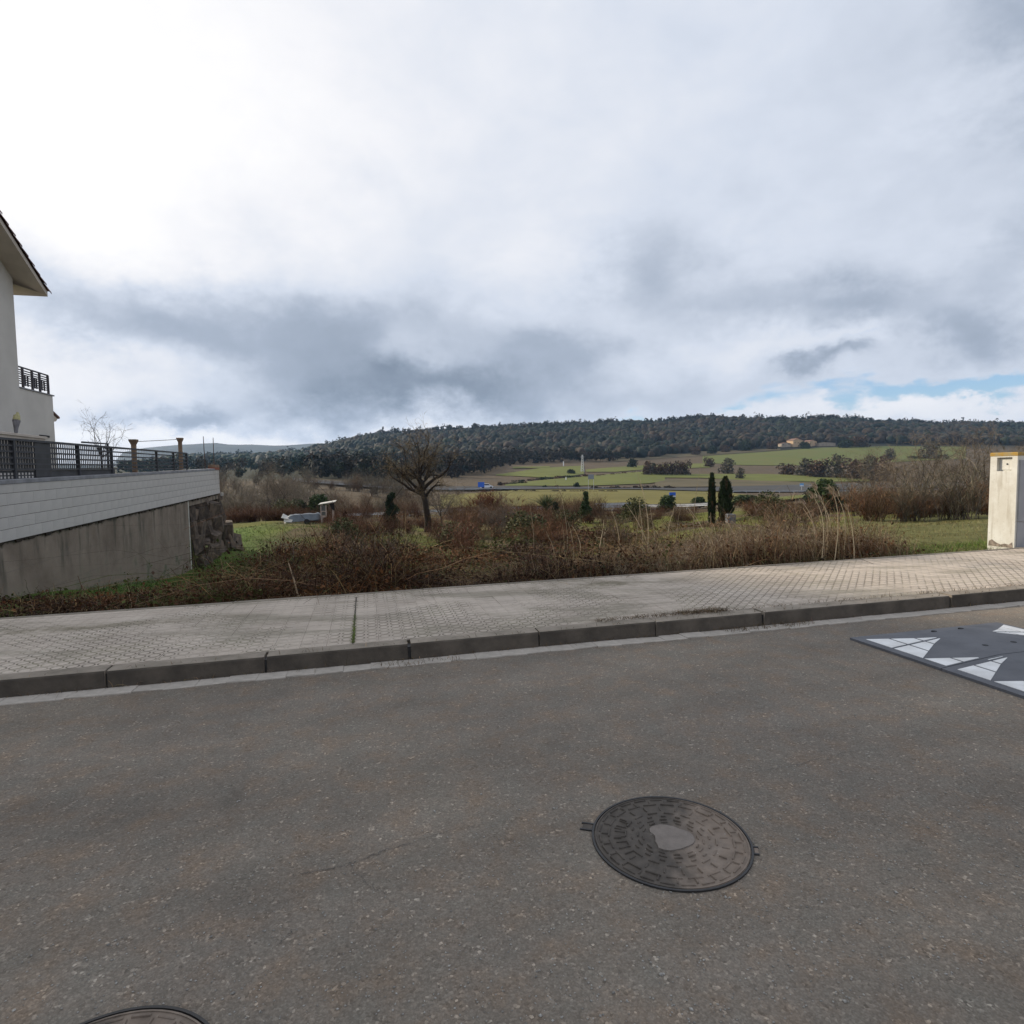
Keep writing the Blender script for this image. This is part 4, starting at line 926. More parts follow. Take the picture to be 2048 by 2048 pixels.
def branch_tree(seed, H, trunk_h, r0_, limbs, col_bark, col_twig, spread=0.9, counts=(5, 5, 6), twig_w=0.016, lift=0.35, lean=(0, 0), twig_len=0.9, limb_r=0.55):
    rg = np.random.default_rng(seed); tr = Cloud(); tw = Cloud(); twP = []; twD = []; twL = []
    def grow(p, d, L, r, lvl):
        n = 5; pts = [p]; rad = [r]; dd = d.copy()
        for i in range(n):
            dd = dd + rg.normal(0, 0.16, 3) + np.array([0, 0, lift * 0.12]); dd /= np.linalg.norm(dd); pts.append(pts[-1] + dd * L / n); rad.append(r * (1 - 0.65 * (i + 1) / n))
        tr.tube(pts, rad, np.array(col_bark) * rg.uniform(0.8, 1.2), 5 if lvl < 2 else 3)
        if lvl == len(counts) - 1:
            for q in range(counts[lvl]):
                f = rg.uniform(0.15, 1.0); i = min(int(f * n), n - 1); twP.append(pts[i] + (pts[i + 1] - pts[i]) * (f * n - i)); v = dd * 0.7 + rg.normal(0, 0.6, 3); twD.append(v / np.linalg.norm(v)); twL.append(L * rg.uniform(0.5, 1.1) * twig_len)
            return
        for q in range(counts[lvl]):
            f = rg.uniform(0.25, 1.0) if q else 1.0; i = min(int(f * n), n - 1); P = pts[i] + (pts[i + 1] - pts[i]) * (f * n - i)
            v = dd * 0.9 + rg.normal(0, 0.55, 3); v /= np.linalg.norm(v); grow(P, v, L * rg.uniform(0.45, 0.72), max(rad[i] * 0.6, 0.006), lvl + 1)
    base = np.array([0, 0, -0.15]); top = np.array([lean[0], lean[1], trunk_h]); mid = (base + top) / 2 + rg.normal(0, 0.04 * trunk_h, 3) * np.array([1, 1, 0])
    tr.tube([base, base * 0.7 + top * 0.3 + (mid - (base + top) / 2) * 0.7, mid * 0.5 + top * 0.5, top], [r0_ * 1.25, r0_, r0_ * 0.88, r0_ * 0.8], np.array(col_bark), 8)
    for (ang, tilt, L, f) in limbs:
        v = np.array([math.cos(ang) * math.sin(tilt) * spread, math.sin(ang) * math.sin(tilt) * spread, math.cos(tilt)]); v /= np.linalg.norm(v)
        grow(base + (top - base) * f, v, L, r0_ * limb_r, 0)
    P = np.array(twP); D_ = np.array(twD); L = np.array(twL); N = len(P)
    for rep in range(3):                                # each twig carries side twigs
        if rep:
            P = P + D_ * (L * rg.uniform(0.2, 0.7, N))[:, None]; D_ = D_ + rg.normal(0, 0.45, (N, 3)); D_ /= np.linalg.norm(D_, axis=1)[:, None]; L = L * 0.75
        t = np.linspace(0, 1, 4)[None, :, None]; bend = rg.normal(0, 0.18, (N, 1, 3)); pts = P[:, None, :] + L[:, None, None] * (D_[:, None, :] * t + bend * t ** 2)
        sd = np.cross(D_, rg.normal(0, 1, (N, 3))); sd /= np.linalg.norm(sd, axis=1)[:, None] + 1e-9; wd = twig_w * (1 - 0.6 * t) * 0.5
        V = np.stack([pts - sd[:, None, :] * wd, pts + sd[:, None, :] * wd], 2).reshape(-1, 3); bq = (np.arange(N) * 8)[:, None] + np.arange(3)[None, :] * 2
        tw.put(V, np.stack([bq, bq + 1, bq + 3, bq + 2], -1).reshape(-1, 4), None, np.repeat(np.clip(np.array(col_twig)[None, :] * np.exp(rg.normal(0, 0.25, (N, 1))), 0.004, 0.9), 8, axis=0))
    return [('trunk', tr.mesh('trunk', True)), ('crown', tw.mesh('crown'))]
def shrub_parts(seed, H, W_, stems, twigs, col, col2, wd=0.012):
    """leafless bush: many stems from the root that fork into a haze of twigs"""
    global RNG
    keep = RNG; RNG = np.random.default_rng(seed); c = Cloud()
    P = np.c_[RNG.normal(0, 0.12 * W_, (stems, 2)), np.full(stems, -0.05)]; lean = RNG.normal(0, 0.42 * W_ / H, (stems, 2))
    pts = c.blades(P, H * RNG.uniform(0.55, 1.0, stems), lean, np.full(stems, wd * 1.8), jit(col, stems), 5, 0.25, 0.10)
    k_ = RNG.integers(0, stems, twigs); j_ = RNG.integers(1, 6, twigs); Q = pts[k_, j_]
    c.blades(Q, H * RNG.uniform(0.12, 0.38, twigs), RNG.normal(0, 0.75, (twigs, 2)), np.full(twigs, wd), jit(col2, twigs), 3, 0.3, 0.18)
    me = c.mesh('leafless_shrub'); RNG = keep; return [('twigs', me)]
def leafy_parts(seed, H, W_, n, size, cols, trunk=0.25, lobes=9, cone=0.0, hollow=0.55):
    """evergreen crown: leaf-sized faces gathered in clumps, with a short trunk below"""
    rg = np.random.default_rng(seed); global RNG; keep = RNG; RNG = rg; c = Cloud()
    zc_ = H * (trunk + (1 - trunk) * rg.uniform(0.1, 0.95, lobes)); sc = W_ * 0.5 * (1 - cone * (zc_ / H)); th = rg.uniform(0, 6.28, lobes); rr = sc * rg.uniform(0.1, 0.75, lobes)
    Cn = np.c_[rr * np.cos(th), rr * np.sin(th), zc_]; kk = rg.integers(0, lobes, n)
    d = rg.normal(0, 1, (n, 3)); d /= np.linalg.norm(d, axis=1)[:, None]; R = (hollow + (1 - hollow) * rg.random(n)) * np.maximum(sc[kk] * 0.80, 0.16 * W_)
    P = Cn[kk] + d * R[:, None] * np.array([1, 1, 0.85]); P[:, 2] = np.maximum(P[:, 2], H * trunk * 0.4)
    lc = np.array(cols)[rg.integers(0, len(cols), lobes)][kk] * np.exp(rg.normal(0, 0.25, (n, 1)))
    c.leaves(P, size * rg.uniform(0.6, 1.4, n), np.clip(lc, 0.004, 0.9))
    t = Cloud(); t.tube([(0, 0, -0.2), (0.03, 0, H * 0.4), (0, 0.03, H * 0.8)], [0.05 * W_, 0.035 * W_, 0.012 * W_], (0.06, 0.045, 0.035), 6)
    RNG = keep; return [('trunk', t.mesh('trunk')), ('crown', c.mesh('crown'))]

# --- the big bare tree and its neighbours
BARK = (0.030, 0.022, 0.017); TWIG = (0.185, 0.130, 0.070)
B1 = at(853, 38)
big = plant('bare_tree', branch_tree(3, 8.0, 2.55, 0.20, [(3.1, 0.98, 2.1, 0.90), (2.7, 0.66, 2.3, 0.98), (0.1, 1.20, 1.2, 0.84), (1.8, 0.42, 2.2, 1.0), (0.2, 0.55, 2.6, 1.0), (5.0, 0.5, 2.1, 1.0), (3.3, 0.35, 2.5, 1.0), (0.6, 0.30, 2.4, 1.0), (4.2, 0.9, 2.0, 0.95)], BARK, TWIG,
            counts=(4, 5, 7), twig_w=0.0095, lean=(-0.28, 0), limb_r=0.60, twig_len=0.75), 'tall leafless tree with a dark trunk forking low, standing alone in mid plot', 'tree', None, tuple(B1))
big.rotation_euler = (0, 0, 0); big.scale = (1.06, 1.06, 1.0)
bt2 = plant('bare_tree', branch_tree(11, 6.0, 1.2, 0.10, [(a_, 0.45 + 0.12 * (i % 3), 2.6, 0.6 + 0.06 * i) for i, a_ in enumerate((0.1, 1.1, 2.2, 3.1, 4.0, 5.2))], (0.085, 0.07, 0.055), (0.165, 0.130, 0.095), counts=(5, 5, 7), twig_w=0.014), 'x', 'tree')
place(bt2, at(545, 58), 0.4, 1.05, 'pale leafless tree left of the trailer, in front of the distant highway', 'tree')
place(bt2, at(1000, 36) + np.array([0, 0, -0.2]), 2.2, 0.52, 'small thin bare tree in the scrub right of the big bare tree', 'tree')
place(bt2, at(1840, 44), 1.0, 1.0, 'leafless tree in the scrub left of its taller neighbour by the meter pillar', 'tree')
place(bt2, at(1965, 50), 3.6, 1.16, 'tallest leafless brown tree just left of the white meter pillar', 'tree')
place(bt2, at(2075, 56), 5.1, 1.12, 'leafless tree rising behind the white meter pillar', 'tree')
place(bt2, at(1745, 55), 4.2, 0.95, 'leafless grey tree behind the tall dry grass clump', 'tree')
place(bt2, at(880, 48), 4.9, 0.78, 'young brown leafless tree close behind the big bare tree', 'tree')
g1 = np.array([at(205, 20.5)[0], 20.5, 1.22])
st_ = plant('bare_tree', branch_tree(23, 2.6, 1.05, 0.045, [(0.3, 0.5, 1.0, 0.9), (2.6, 0.55, 1.1, 0.95), (3.3, 0.3, 1.2, 1.0), (5.2, 0.35, 1.1, 1.0), (1.4, 0.4, 1.0, 1.0), (0.0, 0.8, 0.9, 1.0)], (0.075, 0.062, 0.055), (0.085, 0.070, 0.062), counts=(3, 3, 2), twig_w=0.007), 'small pale leafless garden tree behind the steel fence', 'tree', None, tuple(g1)); st_.scale = (0.72, 0.72, 0.86)

# --- evergreens in the plot
DG = [(0.020, 0.036, 0.018), (0.028, 0.045, 0.020), (0.016, 0.028, 0.016)]; MG = [(0.045, 0.068, 0.026), (0.035, 0.055, 0.022), (0.055, 0.075, 0.03)]
ev = plant('evergreen_shrub', leafy_parts(31, 3.0, 2.0, 3200, 0.13, DG, 0.08, 22, 0.7), 'x', 'shrub')
ev2 = plant('evergreen_shrub', leafy_parts(32, 2.0, 2.2, 2400, 0.12, DG + MG[:1], 0.05, 10, 0.3), 'x', 'shrub')
place(ev, at(781, 40), 0.3, (0.62, 0.62, 0.80), 'dark green conical conifer left of the big bare tree', 'conifer')
place(ev2, at(597, 62), 1.0, 1.0, 'dark round evergreen bush behind the trailer, the left one of two', 'bush')
place(ev2, at(634, 60), 2.0, 1.15, 'dark round evergreen bush behind the makeshift shelter, the right one of two', 'bush')
gc = plant('green_conifer', leafy_parts(33, 4.2, 2.0, 4200, 0.13, MG, 0.05, 26, 0.75), 'yellowish green conifer rising above the scrub left of the road barrier', 'conifer', None, tuple(at(1171, 44)))
gc.scale = (0.58, 0.58, 0.56)
place(ev, at(1110, 42), 1.4, (0.42, 0.42, 0.45), 'small dark conifer left of the yellowish green conifer', 'conifer')
sp = Cloud(); sp.blades(np.zeros((160, 3)), RNG.uniform(0.7, 1.3, 160), RNG.normal(0, 0.5, (160, 2)), np.full(160, 0.06), jit((0.05, 0.07, 0.03), 160), 3, 0.2, 0.02)
yu = plant('spiky_plant', [('leaves', sp.mesh('spiky_plant'))], 'spiky green plant among brown shrubs left of the small dark conifer', 'plant', None, tuple(at(1092, 43) + np.array([0, 0, 0.9])))
def cypress(seed, H, W_, ragged):
    ragged = ragged + 0.10
    rg = np.random.default_rng(seed); global RNG; keep = RNG; RNG = rg; n = 5200; c = Cloud()
    z = rg.random(n) ** 0.9; prof_ = np.interp(z, [0, 0.06, 0.3, 0.6, 0.85, 1.0], [0.55, 0.85, 1.0, 0.92, 0.55, 0.03]); th = rg.uniform(0, 6.28, n)
    lump = 1 + ragged * (vnoise(th * 1.6 + seed, z * 7, seed) - 0.5) * 2
    r = W_ * 0.5 * prof_ * lump * rg.uniform(0.55, 1.0, n) ** 0.5; P = np.c_[r * np.cos(th), r * np.sin(th), z * H * 0.94]
    c.blades(P, rg.uniform(0.07, 0.20, n), np.c_[np.cos(th), np.sin(th)] * 0.28 + rg.normal(0, 0.15, (n, 2)), np.full(n, 0.05), np.where((vnoise(th * 1.1 + 3, z * 5, seed + 9) > (0.80 if ragged < 0.4 else 0.62))[:, None], jit((0.075, 0.052, 0.026), n, 0.3), jit((0.026, 0.038, 0.017), n, 0.35)), 2, 0.1, 0.05, 0.6)
    t = Cloud(); t.tube([(0, 0, -0.2), (0, 0, H * 0.5), (0, 0, H * 0.9)], [0.07, 0.05, 0.02], (0.06, 0.045, 0.035), 6); RNG = keep
    return [('trunk', t.mesh('trunk')), ('crown', c.mesh('crown'))]
plant('cypress', cypress(41, 2.68, 0.30, 0.10), 'tall slim dark cypress, the left and higher of the pair', 'cypress', None, tuple(at(1424, 30)))
plant('cypress', cypress(42, 2.28, 0.58, 0.42), 'ragged wider cypress with brownish patches right of the slim one', 'cypress', None, tuple(at(1451, 29.5)))
plant('red_bush', [('twigs', shrub_parts(44, 2.0, 2.2, 60, 2600, (0.10, 0.05, 0.03), (0.155, 0.065, 0.035), 0.03)[0][1])], 'rust red rounded bush against the pale stubble field', 'bush', None, tuple(at(975, 50) + np.array([0, 0, 0.5])))

# --- leafless shrubs of the scrub belt (prototypes and copies)
def belt(label, protos, xs, Ys, hs, n, seed):
    """a scrub belt that reads as one tangled mass: many bushes joined into one object"""
    rg = random.Random(seed); c = Cloud()
    for i in range(n):
        px = xs[0] + (xs[1] - xs[0]) * (i + rg.random()) / n; Y = rg.uniform(*Ys); sc = rg.uniform(*hs); me = rg.choice(protos)
        V = np.empty(len(me.vertices) * 3, np.float32); me.vertices.foreach_get('co', V); V = V.reshape(-1, 3) * np.array([sc * rg.uniform(0.9, 1.25), sc * rg.uniform(0.9, 1.25), sc])
        C = np.empty(len(me.vertices) * 4, np.float32); me.color_attributes['tint'].data.foreach_get('color', C); Q = np.empty(len(me.polygons) * 4, np.int32); me.polygons.foreach_get('vertices', Q)
        a = rg.uniform(0, 6.28); V = V @ np.array([[math.cos(a), math.sin(a), 0], [-math.sin(a), math.cos(a), 0], [0, 0, 1]]); c.put(V + at(px, Y), Q.reshape(-1, 4), None, C.reshape(-1, 4)[:, :3] * rg.uniform(0.75, 1.2))
    o = link('scrub', c.mesh('scrub')); tag(o, label, 'scrub', kind='stuff')
def sp_(*a): return shrub_parts(*a)[0][1]
S1 = sp_(51, 2.4, 2.6, 60, 1150, (0.065, 0.042, 0.026), (0.120, 0.076, 0.042), 0.016); S2 = sp_(52, 2.0, 3.2, 70, 1250, (0.048, 0.026, 0.016), (0.100, 0.046, 0.024), 0.016)
S3 = sp_(53, 3.0, 2.8, 55, 1200, (0.085, 0.070, 0.055), (0.140, 0.115, 0.080), 0.017); S4 = sp_(54, 2.2, 3.0, 60, 1200, (0.075, 0.045, 0.030), (0.160, 0.080, 0.040), 0.018)
belt('grey brown leafless scrub left of the big bare tree, behind the trailer', [S1, S3, S2], (440, 840), (56, 95), (0.8, 1.3), 30, 1)
belt('grey scrub of the valley bottom at the left, below the distant highway', [S3, S1, S3], (415, 860), (100, 185), (1.2, 2.0), 34, 11)
belt('dark tangled bank of brambles behind the left lawn', [S2], (425, 720), (45, 50), (0.5, 0.70), 16, 2)
belt('orange brown leafless scrub round the foot of the big bare tree', [S4, S2], (660, 940), (30, 46), (0.32, 0.62), 20, 3)
belt('dark brown leafless scrub in the hollow right of the big bare tree', [S2, S1, S4], (880, 1180), (24, 72), (0.32, 0.75), 46, 4)
belt('taller dark scrub behind the hollow, below the stubble field', [S2, S1], (900, 1200), (46, 76), (0.60, 1.0), 18, 41)
belt('dark leafless scrub below the near road, left of the cypresses', [S1, S2], (1170, 1395), (30, 66), (0.26, 0.52), 32, 5)
belt('low brown scrub right of the cypresses', [S1, S3, S4, S2], (1490, 1640), (24, 52), (0.28, 0.50), 20, 6)
belt('brown leafless thicket behind the tall dry grass', [S1, S3, S4, S2], (1640, 1780), (34, 60), (0.45, 0.75), 14, 61)
belt('brown leafless thicket behind the right lawn', [S4, S1, S3, S4], (1740, 2120), (21, 46), (0.45, 0.82), 38, 7)
place(ev2, at(1655, 36), 0.5, (0.95, 0.95, 0.95), 'dark evergreen bush behind the tall dry grass stalks', 'bush')
place(ev2, at(1625, 38), 2.5, (0.7, 0.7, 0.8), 'smaller dark evergreen bush left of the one behind the grass stalks', 'bush')
place(ev2, at(1335, 58), 1.5, (0.9, 0.9, 0.75), 'dark evergreen bush below the blue and white road sign', 'bush')
place(ev2, at(1500, 72), 0.2, (1.9, 1.3, 0.62), 'low dark bush beside the distant road bend, right of the cypresses', 'bush')
place(ev2, at(1400, 75), 0.9, (1.2, 1.0, 0.62), 'low dark bush left of the slim cypress, beyond the near road', 'bush')

# --- foreground brush along the back of the pavement
def hfun(a):                                         # height of the brush as it changes along the pavement
    return np.interp(a, [-4.5, -3.4, -2.6, -2.1, -1.6, -1.1, -0.6, 0.0, 0.5, 1.0, 1.6, 2.2, 2.8, 3.6, 4.4, 5.4, 6.4, 7.3, 7.9, 8.05], [0.16, 0.22, 0.20, 0.28, 0.50, 0.82, 0.96, 0.88, 0.58, 0.24, 0.20, 0.46, 0.64, 0.66, 0.60, 0.55, 0.52, 0.46, 0.34, 0.05])
def edge_pts(n, a0, a1, b0, b1, pw=1.0):
    a = RNG.uniform(a0, a1, n); b = b0 + (b1 - b0) * RNG.random(n) ** pw; P = np.array([a[:, None] * k[None, :] + b[:, None] * mv[None, :]])[0]
    P[:, 2] = np.minimum(terr(P[:, 0], P[:, 1]), 0.3); return a, b, P
def brambles():
    c = Cloud()
    nm = 245; ma, mb_, mP = edge_pts(nm, -5.2, 7.7, 7.15, 10.5, 1.2); ex = np.arange(nm) >= 150                # low mounds go on across the plot
    ma = np.where(ex, RNG.uniform(-3.5, 13, nm), ma); mb_ = np.where(ex, RNG.uniform(10.8, 27, nm), mb_); ma = np.where(ex & (ma > 8) & (mb_ < 19), ma - 8, ma)
    mh = np.where(ex, RNG.uniform(0.18, 0.95, nm) ** 1.2, hfun(ma) * RNG.uniform(0.5, 1.3, nm)); mr = np.where(ex, RNG.uniform(0.5, 1.3, nm), RNG.uniform(0.20, 0.50, nm))
    N = 30000; q = RNG.integers(0, nm, N); q = np.where((q >= 150) & (RNG.random(N) < 0.2), RNG.integers(0, 150, N), q); off = RNG.normal(0, 1, (N, 2)) * mr[q][:, None] * 0.75; a = ma[q] + off[:, 0]; b = np.maximum(mb_[q] + off[:, 1], 7.06 + 0.12 * RNG.random(N))
    P = a[:, None] * k[None, :] + b[:, None] * mv[None, :]; P[:, 2] = np.minimum(terr(P[:, 0], P[:, 1]), 0.3)
    h = mh[q] * np.exp(-(off ** 2).sum(1) / (mr[q] ** 2 * 1.6)) * RNG.uniform(0.6, 1.25, N) + 0.07
    mpal = np.array([(0.048, 0.025, 0.014), (0.090, 0.040, 0.018), (0.155, 0.066, 0.024), (0.195, 0.128, 0.055), (0.080, 0.092, 0.024)]); mi = np.where(ex, RNG.choice(5, nm, p=[0.24, 0.16, 0.20, 0.18, 0.22]), RNG.choice(5, nm, p=[0.50, 0.24, 0.12, 0.08, 0.06]))
    dark = jit((1.0, 1.0, 1.0), N, 0.35).clip(0.3, 2.2) * mpal[mi[q]]; tan = jit((0.235, 0.152, 0.072), N, 0.3); col = np.where((RNG.random(N) < 0.15)[:, None], tan, dark)
    lean = RNG.normal(0, 1.15, (N, 2)); back = (lean @ mv[:2]) < 0; fr = np.clip((b - 7.05) / 1.3, 0.03, 1); lean = lean - np.where(back, (lean @ mv[:2]) * (1 - fr), 0)[:, None] * mv[:2][None, :]
    pts = c.blades(P, h * 1.25, lean, RNG.uniform(0.005, 0.011, N) * np.clip(b / 9.5, 1, 2.6), col, 6, 0.62, 0.24, 0.5)
    n = 80000; kk = RNG.integers(0, N, n); jj = RNG.integers(1, 5, n); Q = pts[kk, jj] + RNG.normal(0, 0.03, (n, 3)); ok = ((Q @ mv) > 6.94) & (Q[:, 2] > P[kk, 2] - 0.02); Q = Q[ok]
    lc = np.where((RNG.random(len(Q)) < 0.13)[:, None], jit((0.065, 0.062, 0.025), len(Q), 0.35), jit((1, 1, 1), len(Q), 0.35).clip(0.3, 2) * mpal[mi[q[kk[ok]]]])
    c.leaves(Q, RNG.uniform(0.012, 0.042, len(Q)) * np.clip((Q @ mv) / 9.5, 1, 2.4), lc)
    o = link('bramble_thicket', c.mesh('bramble_thicket')); tag(o, 'dark tangle of dead brambles along the back edge of the pavement', 'brambles', kind='stuff')
brambles()
def dry_grass():
    c = Cloud()
    a, b, P = edge_pts(11000, 3.1, 7.75, 7.1, 9.8, 1.1)
    cl = vnoise(a * 2.2, b * 2.2, 33); h = np.interp(a, [3.2, 4.0, 5.0, 6.4, 7.3, 7.75], [0.25, 0.42, 0.62, 0.66, 0.50, 0.25]) * (0.45 + 0.9 * cl) * RNG.uniform(0.6, 1.1, len(a))
    col = np.where((RNG.random(len(a)) < 0.45)[:, None], jit((0.27, 0.205, 0.125), len(a), 0.22), jit((0.14, 0.085, 0.05), len(a), 0.3))
    lean = RNG.normal(0, 0.55, (len(a), 2)) - kh[:2] * 0.45
    lean = lean * np.where((lean @ mv[:2])[:, None] < 0, np.clip((b - 7.05) / 0.9, 0.05, 1)[:, None], 1)
    pts_ = c.blades(P, h, lean, RNG.uniform(0.003, 0.008, len(a)), col, 6, 0.6, 0.13, 0.7)
    tip = pts_[:, -2]; sel = RNG.random(len(tip)) < 0.5; tip = tip[sel]; c.blades(np.repeat(tip, 3, 0), RNG.uniform(0.05, 0.12, len(tip) * 3), RNG.normal(0, 0.7, (len(tip) * 3, 2)) - kh[:2] * 0.5, np.full(len(tip) * 3, 0.004), jit((0.30, 0.235, 0.16), len(tip) * 3, 0.2), 2, 0.5, 0.05)
    a, b, P = edge_pts(3500, 1.4, 4.2, 7.2, 10.5)      # thinner straw among the brambles
    c.blades(P, RNG.uniform(0.12, 0.48, len(a)), RNG.normal(0, 0.5, (len(a), 2)) * np.clip((b - 7.05) / 0.9, 0.05, 1)[:, None], RNG.uniform(0.004, 0.008, len(a)), jit((0.24, 0.175, 0.10), len(a), 0.3), 5, 0.4, 0.10)
    a, b, P = edge_pts(1300, -3.8, 1.2, 7.2, 11)
    c.blades(P, RNG.uniform(0.08, 0.38, len(a)), RNG.normal(0, 0.6, (len(a), 2)) * np.clip((b - 7.05) / 0.9, 0.05, 1)[:, None], RNG.uniform(0.004, 0.008, len(a)), jit((0.22, 0.16, 0.095), len(a), 0.3), 5, 0.4, 0.12)
    o = link('dry_grass', c.mesh('dry_grass')); tag(o, 'straw coloured dead grass mixed into the brush, densest on its right half', 'dry grass', kind='stuff')
dry_grass()
for (px, Y, sc, sd, cl, lab) in ((742, 13.5, 0.55, 301, (0.055, 0.038, 0.028), 'sprawling dark leafless bush in the brambles in front of the trailer shelter'), (1085, 11.5, 0.36, 302, (0.050, 0.030, 0.022), 'low dark leafless bush at the back of the pavement, below the spiky plant'),
                               (930, 20, 0.60, 303, (0.105, 0.050, 0.030), 'rusty leafless bush in the hollow just right of the big bare tree'), (1235, 17, 0.42, 304, (0.085, 0.060, 0.040), 'brown leafless bush in the plot straight below the road barrier'), (655, 19, 0.50, 305, (0.115, 0.060, 0.035), 'reddish leafless bush in front of the right end of the trailer'), (1580, 10.5, 0.42, 306, (0.120, 0.080, 0.048), 'tan leafless bush among the dead grass left of the tall reeds')):
    plant('leafless_bush', shrub_parts(sd, 2.2, 3.0, 46, 900, cl, tuple(x * 1.5 for x in cl), 0.011 / sc), lab, 'bush', None, tuple(at(px, Y))).scale = (sc, sc, sc)
ob = plant('olive_bush', leafy_parts(311, 1.5, 1.7, 2200, 0.07, [(0.060, 0.066, 0.028), (0.085, 0.080, 0.034), (0.048, 0.060, 0.024)], 0.04, 12, 0.2), 'x', 'bush')
for (px, Y, sc, lab) in ((905, 27, 0.85, 'olive green bush just right of the foot of the big bare tree'), (1040, 30, 1.0, 'olive bush among dark scrub below the spiky plant'), (1128, 33, 0.8, 'olive bush straight below the yellowish green conifer'), (1265, 40, 1.0, 'olive bush under the road barrier, left of the sign bush'),
                         (690, 30, 0.8, 'olive bush right of the makeshift shelter'), (1545, 34, 0.95, 'olive bush in the low scrub right of the cypresses'), (560, 54, 1.2, 'grey green bush left of the dark round bushes behind the trailer')):
    place(ob, tuple(at(px, Y) - np.array([0, 0, 0.1])), random.uniform(0, 6), (sc * 1.25, sc * 1.25, sc), lab, 'bush')
def grass():
    c = Cloud()
    def patch(n, a0, a1, b0, b1, h, col, v=0.25, wd=0.006, mask=None):
        a, b, P = edge_pts(n, a0, a1, b0, b1)
        if mask is not None: q = mask(a, b); a, b, P = a[q], b[q], P[q]
        far = np.clip(b / 9, 1, 4)
        c.blades(P, h * RNG.uniform(0.5, 1.2, len(a)), RNG.normal(0, 0.55, (len(a), 2)), wd * far * RNG.uniform(0.7, 1.3, len(a)), jit(col, len(a), v), 2, 0.4, 0.05)
    patch(9000, 7.4, 20, 7.06, 20, 0.07, (0.118, 0.104, 0.038)); patch(4200, 5.0, 12, 7.05, 8.2, 0.11, (0.095, 0.145, 0.030)); patch(3000, 7.6, 18, 7.3, 16, 0.10, (0.22, 0.18, 0.09))
    patch(9000, -5.3, -1.4, 9.6, 24, 0.14, (0.070, 0.135, 0.026)); patch(6000, -10, 1, 24, 42, 0.16, (0.105, 0.145, 0.035), 0.3)
    patch(2600, -7, -3.2, 7.05, 8.2, 0.10, (0.060, 0.085, 0.028)); patch(9000, -4, 12, 11, 32, 0.16, (0.16, 0.138, 0.062), 0.35, mask=lambda a, b: vnoise(a * .5, b * .5, 8) > 0.5)
    patch(7000, -3.5, 10, 9.5, 34, 0.11, (0.095, 0.110, 0.032), 0.35, mask=lambda a, b: (lambda P: vnoise(P[:, 0] * 0.28 + 5, P[:, 1] * 0.28, 14) > 0.52)(a[:, None] * k[None, :] + b[:, None] * mv[None, :]))
    patch(3500, -1.2, 2.4, 9.4, 14.5, 0.14, (0.12, 0.14, 0.045), 0.3)
    # blades in the paving joints
    a = np.full(420, -0.129) + RNG.normal(0, 0.006, 420); b = RNG.uniform(4.87, 6.0, 420) if True else 0; b = 4.87 + (b - 4.87) * RNG.random(420) ** 0.6
    P = a[:, None] * k + b[:, None] * mv + 0.128 * nv; c.blades(P, RNG.uniform(0.01, 0.035, 420), RNG.normal(0, 0.5, (420, 2)), np.full(420, 0.003), jit((0.11, 0.15, 0.03), 420), 2, 0.3, 0.05)
    o = link('grass', c.mesh('grass')); tag(o, 'short grass over the plot and its two small lawns', 'grass', kind='stuff')
grass()
def litter():
    c = Cloud(); n = 0
    for (a0, a1, b, sp_, N, hh) in ((1.9, 3.2, 4.885, 0.02, 500, 0.03), (2.7, 3.15, 4.90, 0.035, 420, 0.045), (3.25, 6.8, 4.87, 0.012, 260, 0.02), (-3, 7.5, 4.722, 0.012, 700, 0.008), (3.0, 3.9, 4.66, 0.035, 200, 0.008), (0.05, 0.7, 4.62, 0.04, 80, 0.006), (-4, 9, 7.0, 0.05, 900, 0.04)):
        a = RNG.uniform(a0, a1, N); bb = b + RNG.normal(0, sp_, N); top = np.where(bb > 4.73, TH + 0.002, 0.008)
        P = a[:, None] * k + bb[:, None] * mv + top[:, None] * nv
        c.blades(P, RNG.uniform(0.02, 0.07, N), RNG.normal(0, 0.9, (N, 2)), np.full(N, 0.004), jit((0.12, 0.085, 0.05), N, 0.4), 3, 0.7, 0.1)
    o = link('dry_litter', c.mesh('dry_litter')); tag(o, 'dry stalks and crumbs caught along the kerb and paving joints', 'litter', kind='stuff')
litter()

# --- single stalks, reeds and sticks that stand out of the brush
PALE = (0.34, 0.27, 0.18)
def stalk_mesh(seed, H, lean, fork, wd=0.012):
    rg = np.random.default_rng(seed); c = Cloud(); n = 6; p = np.array([0, 0, -0.1]); d = np.array([lean[0] * 0.4, lean[1] * 0.4, 1.0]); pts = [p]
    for i in range(n):
        d = d + np.array([lean[0], lean[1], 0]) * 0.28 + rg.normal(0, 0.07, 3); d /= np.linalg.norm(d); p = p + d * H / n; pts.append(p)
    c.tube(pts, [wd * (1 - 0.75 * i / n) for i in range(n + 1)], np.array(PALE) * rg.uniform(0.75, 1.15), 4)
    for q in range(fork):
        i = int(rg.integers(2, n)); v = d * 0.6 + rg.normal(0, 0.5, 3); v /= np.linalg.norm(v); L = H * rg.uniform(0.15, 0.4); c.tube([pts[i], pts[i] + v * L * 0.5 + rg.normal(0, 0.02, 3), pts[i] + v * L + np.array([0, 0, 0.05])], [wd * 0.5, wd * 0.35, wd * 0.15], np.array(PALE) * rg.uniform(0.7, 1.1), 3)
    return c.mesh('bare_stalk')
SM = [stalk_mesh(60 + i, 1.0, (random.gauss(0, 0.10), random.gauss(0, 0.10)), f) for i, f in enumerate((0, 1, 2, 3, 1, 0))]
